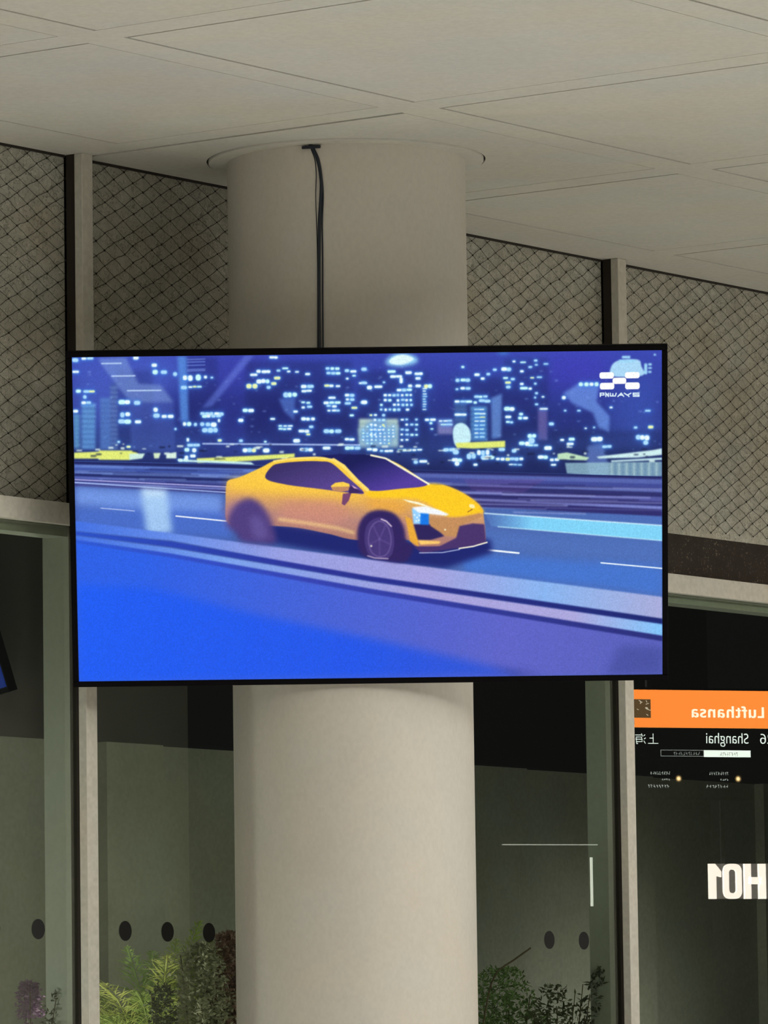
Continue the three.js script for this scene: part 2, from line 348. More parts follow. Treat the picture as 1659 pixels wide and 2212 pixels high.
    fill('rgba(96,140,226,0.55)', [L(1160, 330), L(1250, 325), L(1245, 450), L(1190, 400)]);
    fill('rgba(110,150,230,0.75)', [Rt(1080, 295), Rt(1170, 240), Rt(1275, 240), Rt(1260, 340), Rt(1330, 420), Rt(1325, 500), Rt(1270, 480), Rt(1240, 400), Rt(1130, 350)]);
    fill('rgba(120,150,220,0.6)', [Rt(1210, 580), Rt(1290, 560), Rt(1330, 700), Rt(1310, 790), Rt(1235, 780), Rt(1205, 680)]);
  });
  // windows, measured on the left and the right crop
  const left = [[40, 112, 40, 20], [90, 105, 60, 16], [370, 98, 28, 20], [470, 140, 32, 22], [475, 175, 30, 24], [520, 177, 32, 22], [588, 188, 22, 22], [640, 205, 55, 30], [710, 200, 36, 32], [755, 205, 20, 15], [790, 212, 18, 10], [630, 262, 28, 22], [670, 262, 70, 10], [40, 180, 40, 14], [60, 282, 25, 16], [100, 285, 62, 14], [100, 312, 20, 20], [90, 345, 55, 14], [45, 390, 28, 16], [290, 338, 68, 24], [375, 342, 32, 22], [300, 405, 55, 26], [480, 380, 28, 24], [480, 413, 32, 26], [525, 418, 65, 20], [290, 443, 65, 22], [380, 448, 30, 18], [285, 560, 16, 12], [335, 586, 22, 12], [595, 490, 14, 12], [735, 405, 125, 18], [745, 418, 100, 16], [735, 460, 85, 24], [745, 490, 90, 28], [830, 440, 14, 18], [640, 458, 45, 22], [700, 462, 16, 18], [965, 385, 58, 20], [940, 440, 30, 22], [1040, 175, 80, 16], [1005, 195, 40, 12], [1150, 172, 22, 12], [1135, 210, 38, 16], [1040, 225, 75, 22], [985, 250, 65, 26], [1095, 262, 25, 16], [1120, 240, 26, 16], [1110, 100, 50, 14], [1205, 178, 18, 10], [1250, 180, 18, 10], [1305, 190, 28, 14], [1180, 160, 30, 10], [1115, 435, 25, 10], [1160, 475, 75, 9], [1160, 490, 70, 11], [1185, 297, 75, 26], [1240, 395, 30, 14], [1282, 255, 65, 18], [1285, 283, 52, 12], [1283, 345, 20, 10], [1310, 348, 25, 12], [1285, 372, 20, 14], [1315, 368, 25, 14], [1283, 432, 78, 18], [1325, 478, 30, 14], [1268, 500, 65, 18], [1310, 520, 22, 12], [1405, 497, 92, 20], [1415, 160, 78, 14], [1420, 185, 76, 14], [1408, 253, 55, 16], [1470, 256, 22, 12], [1405, 345, 90, 14], [1430, 320, 36, 12], [1420, 365, 60, 12], [1425, 390, 70, 12], [1520, 170, 22, 14], [1550, 175, 30, 12], [1525, 215, 18, 12], [1560, 200, 20, 10], [1520, 305, 55, 16], [1525, 328, 45, 14], [1520, 350, 30, 12], [1555, 375, 38, 12], [1545, 415, 22, 12], [1520, 545, 50, 14], [1595, 240, 40, 10], [1605, 345, 40, 14], [665, 575, 65, 14], [650, 600, 25, 22], [690, 600, 30, 22], [660, 545, 12, 20], [650, 640, 20, 14], [680, 635, 30, 16], [965, 600, 75, 22], [1075, 600, 40, 22], [1240, 550, 36, 20], [1275, 598, 70, 18], [830, 550, 24, 14], [945, 552, 22, 14], [1080, 560, 16, 10], [1400, 590, 40, 16], [1520, 590, 80, 18], [615, 655, 60, 16]];
  const right = [[0, 160, 36, 18], [30, 255, 30, 20], [70, 255, 40, 14], [0, 235, 30, 14], [0, 335, 36, 20], [140, 172, 40, 14], [155, 200, 60, 14], [235, 178, 40, 16], [285, 185, 48, 16], [205, 212, 22, 40], [290, 210, 30, 14], [335, 248, 44, 24], [250, 250, 20, 16], [290, 250, 28, 14], [190, 272, 80, 16], [115, 232, 16, 10], [505, 218, 80, 18], [605, 190, 30, 16], [640, 212, 26, 16], [670, 188, 20, 14], [705, 163, 18, 14], [750, 158, 56, 20], [850, 172, 20, 12], [535, 150, 18, 12], [530, 263, 56, 14], [505, 270, 18, 12], [770, 232, 30, 14], [775, 255, 30, 14], [800, 215, 26, 14], [760, 210, 30, 10], [850, 240, 18, 12], [850, 262, 36, 14], [895, 265, 16, 14], [500, 335, 26, 14], [530, 335, 60, 12], [605, 308, 70, 12], [600, 340, 20, 12], [630, 330, 60, 14], [500, 405, 64, 14], [765, 370, 58, 20], [770, 415, 30, 16], [775, 445, 42, 12], [845, 400, 22, 14], [840, 422, 52, 16], [925, 240, 14, 10], [930, 290, 16, 10], [925, 315, 14, 10], [930, 350, 18, 10], [965, 310, 16, 8], [955, 375, 40, 8], [905, 210, 20, 8], [940, 205, 34, 8], [810, 120, 20, 10], [850, 126, 30, 8], [895, 150, 20, 12], [925, 115, 18, 12], [930, 140, 16, 8], [975, 135, 28, 8], [1075, 310, 22, 20], [1165, 238, 112, 20], [1155, 385, 22, 10], [1085, 385, 14, 10], [1330, 368, 14, 10], [1520, 385, 34, 10], [1005, 453, 26, 16], [1535, 470, 26, 16], [1460, 475, 18, 10], [1240, 475, 14, 8], [1195, 480, 14, 8], [1065, 540, 20, 12], [1110, 535, 30, 16], [1100, 560, 40, 14], [1230, 530, 60, 30], [1470, 520, 70, 30], [1510, 550, 24, 22], [1290, 575, 50, 14], [890, 515, 50, 20], [895, 535, 30, 30], [845, 555, 60, 22], [890, 570, 60, 12], [440, 590, 60, 18], [490, 600, 30, 24], [195, 595, 130, 10], [30, 590, 60, 16], [100, 600, 70, 12], [485, 645, 60, 20], [500, 660, 30, 24], [565, 620, 50, 30], [620, 600, 70, 30], [640, 630, 70, 22], [720, 640, 150, 16], [735, 590, 30, 18], [805, 595, 30, 18], [790, 675, 70, 8], [600, 672, 20, 12], [945, 630, 60, 18], [980, 580, 40, 22], [1010, 645, 50, 14], [1015, 675, 30, 10], [280, 655, 20, 20], [310, 655, 40, 14], [340, 432, 56, 14], [365, 450, 20, 12], [370, 485, 14, 8], [415, 440, 70, 8], [425, 460, 60, 8]];
  const grid = []; // regular window rows of the office tower
  for (let r = 0; r < 4; r++) for (let k = 0; k < 8; k++) if (rnd() < 0.9) grid.push([120 + k * 23 - (r > 1 ? 20 : 0), 300 + r * 26, 17, 14]);
  for (let r = 0; r < 5; r++) for (let k = 0; k < 4; k++) if (rnd() < 0.8) grid.push([45 + k * 22, 408 + r * 26, 15, 12], [210 + k * 26, 432 + r * 27, 17, 11]);
  for (let r = 0; r < 6; r++) for (let k = 0; k < 8; k++) if (rnd() < 0.85) grid.push([4 + k * 23, 470 + r * 18, 12, 9]);
  for (let r = 0; r < 9; r++) grid.push([328, 268 + r * 14, 22, 6]);
  for (let r = 0; r < 8; r++) grid.push([605, 380 + r * 21, 56, 7]);
  const all = [...left.map(([x, y, w, h]) => [...L(x, y), w / 2.514, h / 2.514]), ...[...right, ...grid].map(([x, y, w, h]) => [...Rt(x, y), w / 2.476, h / 2.476])];
  soft(22, () => { c.globalAlpha = 0.3; for (const [x, y, w, h] of all) lamp(x - 3, y - 3, w + 6, h + 6, 'rgb(74,120,215)'); c.globalAlpha = 1; });
  soft(7, () => { c.globalAlpha = 0.75; for (const [x, y, w, h] of all) lamp(x - 1, y - 1, w + 2, h + 2, 'rgb(56,116,225)'); c.globalAlpha = 1; });
  soft(34, () => fill('rgba(80,124,205,0.32)', [[150, 930], [620, 950], [1010, 950], [1440, 950], [1440, 985], [150, 985]]));
  const cells = all.flatMap(([x, y, w, h]) => { const n = Math.max(1, Math.round(w / 11)); return [...Array(n)].map((_, k) => [x + w * k / n + rr(-0.3, 0.3), y + rr(-0.5, 0.5), w / n * rr(0.75, 1.12), h * rr(0.78, 1.05)]); });
  soft(3, () => { for (const [x, y, w, h] of cells) lamp(x - 0.4, y - 0.4, w + 0.8, h + 0.8, 'rgba(120,200,250,0.9)'); });
  soft(1.5, () => { for (const [x, y, w, h] of cells) lamp(x, y, w, h, rnd() < 0.07 ? 'rgb(235,245,180)' : rnd() < 0.3 ? 'rgb(176,222,255)' : rnd() < 0.3 ? 'rgb(205,250,250)' : 'rgb(236,250,255)'); });
  soft(2.4, () => { for (let k = 0; k < 170; k++) { const x = rr(160, 1425), y = rr(790, 975); lamp(x, y, rr(2, 8), rr(1.5, 3.5), `rgba(150,190,250,${rr(0.15, 0.55)})`); } });
  soft(1.5, () => {
    for (const [x0, y0, x1] of [[200, 140, 305], [255, 208, 380], [340, 287, 520]]) line('rgba(200,225,255,0.85)', 3, [L(x0, y0), L(x1, y0 - 2)]);
    for (const y of [118, 132, 150, 172, 180]) line('rgba(130,160,240,0.7)', 2, [L(665, y), L(760, y - 3)]);
    line('rgba(180,205,250,0.8)', 4, [L(750, 575), L(1600, 582)]);
  });
  // bright patches
  soft(7, () => {
    fill('rgb(150,215,250)', [Rt(130, 128), Rt(170, 90), Rt(240, 82), Rt(300, 108), Rt(290, 135), Rt(215, 152), Rt(150, 145)], true);
    fill('rgb(80,190,245)', [Rt(715, 72), Rt(760, 64), Rt(800, 72), Rt(760, 84)], true);
  });
  soft(2, () => {
    fill('rgb(225,250,255)', [Rt(150, 122), Rt(185, 96), Rt(235, 90), Rt(280, 112), Rt(230, 140), Rt(170, 140)], true);
    fill('rgb(200,240,250)', [Rt(490, 520), Rt(500, 470), Rt(540, 455), Rt(580, 490), Rt(580, 560), Rt(510, 580)], true);
    fill('rgb(170,216,246)', [Rt(1335, 160), Rt(1375, 120), Rt(1480, 115), Rt(1500, 150), Rt(1505, 200), Rt(1350, 205)], true);
    for (const [x, y, w, h] of [[1395, 95, 46, 14], [1378, 115, 90, 16], [1515, 135, 16, 60], [1536, 135, 20, 12], [1536, 155, 20, 10], [1536, 175, 18, 12], [1565, 84, 14, 10]]) lamp(...Rt(x, y), w / 2.476, h / 2.476, 'rgb(160,218,250)');
  });
  // yellow-green ground lights
  soft(2.2, () => {
    for (const p of [[L(45, 624), L(190, 618), L(190, 656), L(50, 656)], [L(185, 612), L(360, 612), L(430, 640), L(350, 664), L(185, 662)], [L(715, 655), L(1020, 640), L(1248, 628), L(1246, 650), L(1000, 668), L(720, 680)], [Rt(505, 562), Rt(640, 556), Rt(770, 550), Rt(770, 585), Rt(600, 592), Rt(510, 588)]]) fill('rgb(226,236,120)', p);
    fill('rgb(205,238,225)', [L(350, 630), L(435, 628), L(420, 655), L(350, 664)]); fill('rgb(214,236,200)', [L(480, 625), L(520, 625), L(510, 655), L(485, 655)]); fill('rgb(220,244,228)', [L(550, 630), L(605, 620), L(605, 655), L(550, 655)]);
    fill('rgb(200,240,240)', [L(610, 660), L(1010, 675), L(1030, 690), L(620, 672)]);
    fill('rgb(206,238,240)', [Rt(1260, 635), Rt(1430, 615), Rt(1560, 600), Rt(1612, 590), Rt(1612, 625), Rt(1480, 640), Rt(1270, 645)]);
    fill('rgb(200,236,240)', [Rt(1335, 655), Rt(1612, 640), Rt(1612, 652), Rt(1340, 664)]);
    fill('rgb(190,225,190)', [Rt(1050, 620), Rt(1100, 612), Rt(1220, 640), Rt(1205, 655), Rt(1050, 650)]);
    fill('rgba(150,190,205,0.8)', [Rt(1090, 668), Rt(1612, 662), Rt(1612, 740), Rt(1330, 745), Rt(1100, 725)]);
    for (let k = 0; k < 14; k++) line(k & 1 ? 'rgba(90,130,170,0.6)' : 'rgba(200,230,225,0.5)', 3, [Rt(1340 + k * 20, 670), Rt(1340 + k * 20, 735)]);
    for (let k = 0; k < 90; k++) { const x = rr(160, 1425); lamp(x, rr(958, 992) + (x > 900 ? rr(0, 16) : 0), rr(4, 16), rr(2, 5), rnd() < 0.5 ? 'rgba(225,245,240,0.9)' : 'rgba(20,30,70,0.7)'); }
  });
  // far barrier and road
  const road = lin(160, 1000, 1430, 1060, [[0, 'rgb(62,88,162)'], [0.5, 'rgb(70,98,166)'], [1, 'rgb(76,110,184)']]);
  soft(1.5, () => fill(road, [[140, 996], [480, 1003], [900, 1016], [1440, 1030], [1440, 1480], [140, 1480]]));
  c.save(); path([[140, 997], [480, 1004], [900, 1016], [1440, 1030], [1440, 1480], [140, 1480]]); c.clip();
  // streaked guard rail: bands that run from the left edge to the right edge of the display
  soft(2.2, () => {
    const band = (s, a0, a1, b0, b1, x0 = 140, x1 = 1440) => fill(s, [[x0, a0], [x1, b0], [x1, b1], [x0, a1]]);
    band('rgb(30,38,98)', 992, 1003, 1022, 1036); band('rgb(92,120,200)', 1003, 1010, 1036, 1046); band('rgb(62,84,166)', 1010, 1016, 1046, 1058);
    band('rgb(108,134,206)', 1016, 1022, 1058, 1064); band('rgb(32,42,104)', 1022, 1028, 1064, 1074); band('rgb(86,100,178)', 1028, 1034, 1074, 1084);
    band('rgb(40,44,112)', 1034, 1040, 1084, 1094); band('rgb(120,130,200)', 1040, 1043, 1094, 1101); band('rgb(46,44,110)', 1043, 1050, 1101, 1116);
    fill('rgba(70,56,120,0.32)', [[880, 1020], [1440, 1032], [1440, 1090], [1040, 1090], [900, 1050]]);
    fill('rgba(120,80,150,0.28)', [[1000, 1035], [1180, 1035], [1120, 1070], [1020, 1060]]);
    for (let k = 0; k < 26; k++) { const y = rr(0, 1), x0 = rr(900, 1250), s = rr(80, 380), yy = (x) => 1024 + y * 80 + (x - 900) * 0.022; line(rnd() < 0.5 ? 'rgba(170,180,235,0.5)' : 'rgba(30,26,80,0.5)', rr(1, 3.5), [[x0, yy(x0)], [x0 + s, yy(x0 + s)]]); }
    for (let k = 0; k < 22; k++) { const y = rr(1000, 1042), x0 = rr(140, 380), s = rr(60, 260); line(rnd() < 0.5 ? 'rgba(140,170,230,0.5)' : 'rgba(28,36,96,0.5)', rr(1, 3), [[x0, y], [x0 + s, y + s * 0.02]]); }
  });
  soft(1.2, () => { line('rgb(170,170,230)', 3, [[155, 1036], [490, 1052]]); line('rgb(178,200,250)', 2.4, [[155, 1042], [490, 1064]]); });
  soft(12, () => {
    fill('rgb(112,148,226)', [[150, 1050], [480, 1070], [480, 1110], [300, 1100], [150, 1090]]); fill('rgb(72,108,200)', [[150, 1095], [500, 1108], [500, 1165], [150, 1140]]);
    fill('rgb(78,112,186)', [[1000, 1140], [1440, 1180], [1440, 1215], [1000, 1180]]); fill('rgb(68,116,206)', [[1000, 1195], [1440, 1225], [1440, 1285], [1000, 1235]]);
  });
  soft(1.6, () => {
    fill(lin(1050, 1120, 1250, 1130, [[0, 'rgba(120,190,240,0.1)'], [0.5, 'rgb(126,208,248)'], [1, 'rgb(128,212,248)']]), [[1046, 1108], [1440, 1136], [1440, 1169], [1060, 1137]]);
    line('rgb(210,240,255)', 2.6, [[1046, 1109], [1440, 1136]]); line('rgb(190,235,250)', 2, [[1075, 1138], [1440, 1169]]);
  });
  soft(0.9, () => {
    line('rgb(240,246,255)', 3, [[380, 1115], [490, 1126]]); line('rgba(190,205,245,0.9)', 2, [[218, 1098], [290, 1104]]);
    line('rgb(240,248,255)', 4, [[1022, 1185], [1120, 1195]]); line('rgb(232,244,255)', 3, [[1298, 1216], [1440, 1229]]);
  });
  soft(10, () => { fill('rgba(176,214,248,0.85)', [[303, 1055], [360, 1058], [372, 1150], [318, 1160]]); fill('rgba(220,240,255,0.7)', [[306, 1056], [356, 1058], [358, 1070], [312, 1070]]); });
  // shadow under the car
  soft(9, () => { fill('rgb(26,36,112)', [[500, 1120], [760, 1150], [880, 1170], [1060, 1165], [1062, 1195], [960, 1228], [860, 1218], [640, 1182], [520, 1160]]); });
  // near barrier
  soft(2.2, () => {
    fill(lin(160, 1130, 1430, 1310, [[0, 'rgb(66,112,226)'], [0.18, 'rgb(104,142,232)'], [0.35, 'rgb(150,158,226)'], [0.6, 'rgb(164,160,220)'], [0.8, 'rgb(136,180,240)'], [1, 'rgb(168,172,218)']]), [[150, 1124], [370, 1152], [800, 1209], [1440, 1291], [1440, 1345], [800, 1247], [370, 1168], [150, 1146]]);
    fill(lin(160, 1150, 1430, 1340, [[0, 'rgb(40,80,200)'], [0.4, 'rgb(42,50,150)'], [1, 'rgb(24,36,110)']]), [[150, 1147], [370, 1170], [800, 1245], [1440, 1338], [1440, 1350], [800, 1256], [370, 1182], [150, 1154]]);
    fill(lin(160, 1160, 1430, 1360, [[0, 'rgb(66,112,226)'], [0.25, 'rgb(120,160,236)'], [0.6, 'rgb(166,160,220)'], [0.85, 'rgb(172,168,222)'], [1, 'rgb(130,196,250)']]), [[150, 1155], [370, 1184], [800, 1257], [1440, 1350], [1440, 1376], [800, 1272], [370, 1196], [150, 1164]]);
    fill(lin(160, 1165, 1430, 1380, [[0, 'rgb(44,88,214)'], [0.4, 'rgb(52,66,178)'], [1, 'rgb(40,44,120)']]), [[150, 1164], [370, 1196], [800, 1272], [1440, 1375], [1440, 1388], [800, 1284], [370, 1206], [150, 1172]]);
    fill(lin(300, 1250, 1430, 1420, [[0, 'rgb(44,96,230)'], [0.35, 'rgb(70,98,214)'], [0.7, 'rgb(94,100,200)'], [1, 'rgb(88,96,186)']]), [[150, 1171], [370, 1205], [800, 1283], [1440, 1387], [1440, 1480], [150, 1480]]);
  });
  soft(14, () => {
    fill(lin(200, 1300, 1150, 1450, [[0, 'rgb(30,92,242)'], [0.6, 'rgb(34,86,232)'], [1, 'rgb(54,84,206)']]), [[140, 1262], [330, 1272], [560, 1330], [800, 1380], [1000, 1425], [1120, 1455], [1180, 1490], [140, 1490]]);
    fill('rgba(28,40,110,0.55)', [[1060, 1440], [1190, 1462], [1150, 1475]]);
    fill('rgba(56,66,140,0.5)', [[1340, 1395], [1440, 1400], [1440, 1470], [1300, 1470]]);
  });
  c.restore();

  // car
  const Y = 'rgb(250,186,44)';
  soft(1.6, () => {
    fill(lin(...Cc(800, 80), ...Cc(760, 600), [[0, 'rgb(255,214,66)'], [0.33, 'rgb(250,200,74)'], [0.5, 'rgb(224,168,94)'], [0.7, 'rgb(184,134,124)'], [1, 'rgb(172,118,104)']]),
      [Cc(46, 330), Cc(50, 240), Cc(66, 210), Cc(130, 192), Cc(250, 138), Cc(330, 98), Cc(440, 80), Cc(580, 74), Cc(680, 82), Cc(760, 120), Cc(1000, 90), Cc(1240, 232), Cc(1330, 240), Cc(1430, 280), Cc(1510, 332), Cc(1554, 378), Cc(1562, 420), Cc(1572, 520), Cc(1560, 575), Cc(1450, 592), Cc(1180, 602), Cc(1100, 560), Cc(815, 562), Cc(650, 526), Cc(480, 492), Cc(320, 480), Cc(120, 480), Cc(52, 450)], true);
  });
  soft(16, () => {
    fill('rgba(206,140,120,0.8)', [Cc(380, 330), Cc(700, 330), Cc(800, 420), Cc(640, 490), Cc(360, 440)]); fill('rgba(150,110,150,0.7)', [Cc(50, 360), Cc(150, 310), Cc(140, 470), Cc(60, 470)]);
    fill('rgba(255,206,64,0.9)', [Cc(70, 215), Cc(280, 205), Cc(700, 275), Cc(860, 290), Cc(840, 320), Cc(500, 290), Cc(60, 260)]); fill('rgba(240,170,60,0.8)', [Cc(860, 310), Cc(1080, 330), Cc(1120, 420), Cc(900, 380)]);
  });
  soft(5, () => { fill('rgb(255,204,34)', [Cc(880, 275), Cc(1060, 264), Cc(1240, 232), Cc(1330, 242), Cc(1430, 284), Cc(1510, 334), Cc(1552, 380), Cc(1556, 400), Cc(1440, 424), Cc(1340, 420), Cc(1200, 330), Cc(1060, 316), Cc(900, 312)], true);
    line('rgba(250,214,140,0.9)', 5, [Cc(360, 440), Cc(520, 462), Cc(700, 492), Cc(800, 520)]); });
  // glass and roof
  soft(1.4, () => {
    fill('rgb(26,28,96)', [Cc(600, 66), Cc(720, 58), Cc(900, 62), Cc(980, 80), Cc(800, 130), Cc(720, 112), Cc(660, 84)]);
    fill(lin(...Cc(900, 70), ...Cc(980, 270), [[0, 'rgb(22,26,88)'], [0.55, 'rgb(58,48,130)'], [1, 'rgb(84,62,160)']]), [Cc(730, 92), Cc(800, 62), Cc(905, 64), Cc(985, 84), Cc(1110, 158), Cc(1232, 236), Cc(1060, 262), Cc(890, 270), Cc(820, 200)], true);
    fill(lin(...Cc(500, 100), ...Cc(560, 270), [[0, 'rgb(58,48,104)'], [1, 'rgb(86,66,142)']]), [Cc(282, 200), Cc(318, 130), Cc(380, 110), Cc(500, 100), Cc(600, 100), Cc(670, 112), Cc(760, 190), Cc(858, 284), Cc(780, 285), Cc(600, 262), Cc(400, 236)], true);
    line('rgb(255,224,110)', 7, [Cc(680, 90), Cc(740, 128), Cc(810, 205), Cc(880, 268)]); line('rgb(255,226,120)', 4, [Cc(330, 100), Cc(440, 84), Cc(580, 78), Cc(690, 92)]);
    line('rgb(255,250,215)', 4, [Cc(900, 64), Cc(985, 82), Cc(1110, 156), Cc(1240, 234)]);
  });
  // mirror
  soft(1.2, () => {
    fill('rgb(120,70,110)', [Cc(735, 290), Cc(785, 285), Cc(770, 330), Cc(745, 360), Cc(728, 350)]); fill('rgb(60,40,96)', [Cc(770, 240), Cc(858, 284), Cc(770, 288)]);
    fill('rgb(255,210,80)', [Cc(664, 245), Cc(690, 226), Cc(735, 220), Cc(772, 232), Cc(776, 250), Cc(670, 256)]); fill('rgb(196,140,96)', [Cc(664, 250), Cc(774, 248), Cc(768, 272), Cc(720, 280), Cc(676, 272)]);
    fill('rgba(240,190,210,0.9)', [Cc(785, 238), Cc(825, 262), Cc(800, 258)]);
  });
  // wheels and arches
  soft(9, () => { fill('rgb(80,62,128)', [Cc(55, 470), Cc(95, 370), Cc(170, 318), Cc(240, 340), Cc(295, 410), Cc(330, 500), Cc(330, 580), Cc(150, 570), Cc(110, 520)], true); fill('rgba(120,110,180,0.4)', [Cc(190, 430), Cc(260, 440), Cc(290, 540), Cc(220, 550)], true); });
  soft(5, () => { fill('rgb(48,34,96)', [Cc(820, 560), Cc(830, 470), Cc(880, 405), Cc(960, 386), Cc(1040, 410), Cc(1090, 480), Cc(1110, 570), Cc(1150, 600), Cc(1100, 690), Cc(960, 680), Cc(850, 650)], true); });
  soft(1.6, () => {
    fill('rgb(70,54,120)', [Cc(862, 560), Cc(880, 470), Cc(945, 430), Cc(1010, 460), Cc(1036, 560), Cc(1020, 650), Cc(960, 676), Cc(890, 650)], true);
    smooth([Cc(885, 565), Cc(900, 490), Cc(945, 452), Cc(995, 480), Cc(1018, 560), Cc(1000, 635), Cc(955, 660), Cc(905, 635)]); c.strokeStyle = 'rgba(150,130,190,0.45)'; c.lineWidth = 2.4 * K; c.stroke();
    for (let k = 0; k < 5; k++) { const a = k * 1.2566 + 0.3; line('rgba(110,92,160,0.32)', 4, [Cc(950, 557), Cc(950 + Math.cos(a) * 58, 557 + Math.sin(a) * 92)]); }
    line('rgb(240,220,235)', 2.5, [Cc(960, 440), Cc(990, 452), Cc(1020, 482)]); lamp(...Cc(896, 592), 4, 4, 'rgb(255,250,230)'); line('rgba(220,200,220,0.8)', 2.5, [Cc(880, 655), Cc(920, 668), Cc(1000, 672)]);
  });
  // headlamp, intake and lip
  soft(2, () => {
    fill('rgb(44,34,92)', [Cc(1150, 470), Cc(1240, 468), Cc(1300, 510), Cc(1330, 540), Cc(1250, 562), Cc(1176, 562)]);
    fill('rgb(196,142,92)', [Cc(1240, 430), Cc(1420, 432), Cc(1540, 405), Cc(1560, 420), Cc(1420, 480), Cc(1420, 545), Cc(1340, 540), Cc(1250, 480)]);
    fill('rgb(72,50,108)', [Cc(1420, 480), Cc(1500, 465), Cc(1566, 470), Cc(1576, 575), Cc(1480, 600), Cc(1200, 640), Cc(1150, 602), Cc(1300, 600), Cc(1400, 550)]);
    fill('rgb(255,206,110)', [Cc(1176, 562), Cc(1310, 570), Cc(1300, 584), Cc(1190, 590)]); fill('rgb(236,172,58)', [Cc(1100, 420), Cc(1138, 440), Cc(1176, 562), Cc(1180, 600), Cc(1130, 570)]);
    fill('rgb(150,208,255)', [Cc(1140, 376), Cc(1230, 400), Cc(1228, 470), Cc(1150, 468)]); fill('rgb(20,120,232)', [Cc(1190, 405), Cc(1240, 405), Cc(1240, 474), Cc(1190, 472)]);
    fill('rgb(246,250,255)', [Cc(1140, 370), Cc(1220, 362), Cc(1300, 385), Cc(1360, 412), Cc(1340, 420), Cc(1180, 402)]);
  });
  soft(1.2, () => {
    fill('rgba(255,250,215,0.95)', [Cc(1085, 322), Cc(1180, 340), Cc(1280, 380), Cc(1220, 365), Cc(1120, 340)]); fill('rgb(255,240,170)', [Cc(1480, 352), Cc(1505, 355), Cc(1508, 375), Cc(1480, 370)], true);
    line('rgb(150,100,40)', 2, [Cc(1468, 398), Cc(1495, 382)]); line('rgb(255,248,220)', 3, [Cc(1418, 612), Cc(1500, 600), Cc(1582, 576)]); line('rgba(200,210,240,0.8)', 2.4, [Cc(1185, 638), Cc(1320, 636), Cc(1420, 618)]);
    lamp(...Cc(1330, 496), 4, 4, 'rgb(255,240,200)'); for (const [x, y] of [[1150, 410], [1165, 425], [1180, 412], [1160, 445], [1175, 440]]) lamp(...Cc(x, y), 4, 4, 'rgb(225,245,255)');
  });
  // maker's mark: five rounded bars and a wordmark
  const q = (x, y) => [1260 + x / 8.295, 740 + y / 8.295];
  soft(0.7, () => {
    for (const [x, y, w, h] of [[290, 530, 258, 118], [748, 528, 262, 114], [525, 628, 245, 114], [296, 720, 260, 122], [750, 712, 262, 126]]) { const [u, v] = P(...q(x, y)); c.fillStyle = '#ffffff'; c.beginPath(); c.roundRect(u, v, w / 8.295 * K, h / 8.295 * K, 5 * K); c.fill(); }
    const s = 'rgb(226,246,252)', w = 2.6, t = (pts) => line(s, w, pts.map(([x, y]) => q(x, y)));
    t([[305, 965], [305, 905], [370, 905], [370, 938], [310, 938]]); t([[405, 965], [405, 905], [450, 960]]); t([[450, 905], [450, 965]]); t([[485, 905], [485, 955], [530, 955], [530, 915]]); t([[530, 955], [575, 955], [590, 905]]);
    t([[620, 965], [680, 905], [725, 962]]); t([[650, 940], [705, 940]]); t([[735, 905], [790, 940], [855, 905]]); t([[800, 940], [820, 965]]); t([[1000, 905], [895, 905], [895, 935], [1000, 935], [1000, 960], [895, 960]]);
  });
  // panel grain
  const im = c.getImageData(0, 0, W, H), d = im.data, g1 = fbm(512, 170, 2, 900);
  for (let y = 0; y < H; y++) for (let x = 0; x < W; x++) { const i = (y * W + x) * 4, v = 1 + (g1[(y % 512) * 512 + (x % 512)] - 0.5) * 0.13; d[i] *= v; d[i + 1] *= v; d[i + 2] *= v; }
  c.putImageData(im, 0, 0);
  const t = new THREE.CanvasTexture(cv); t.colorSpace = THREE.SRGBColorSpace; t.magFilter = THREE.LinearFilter; return t;
}
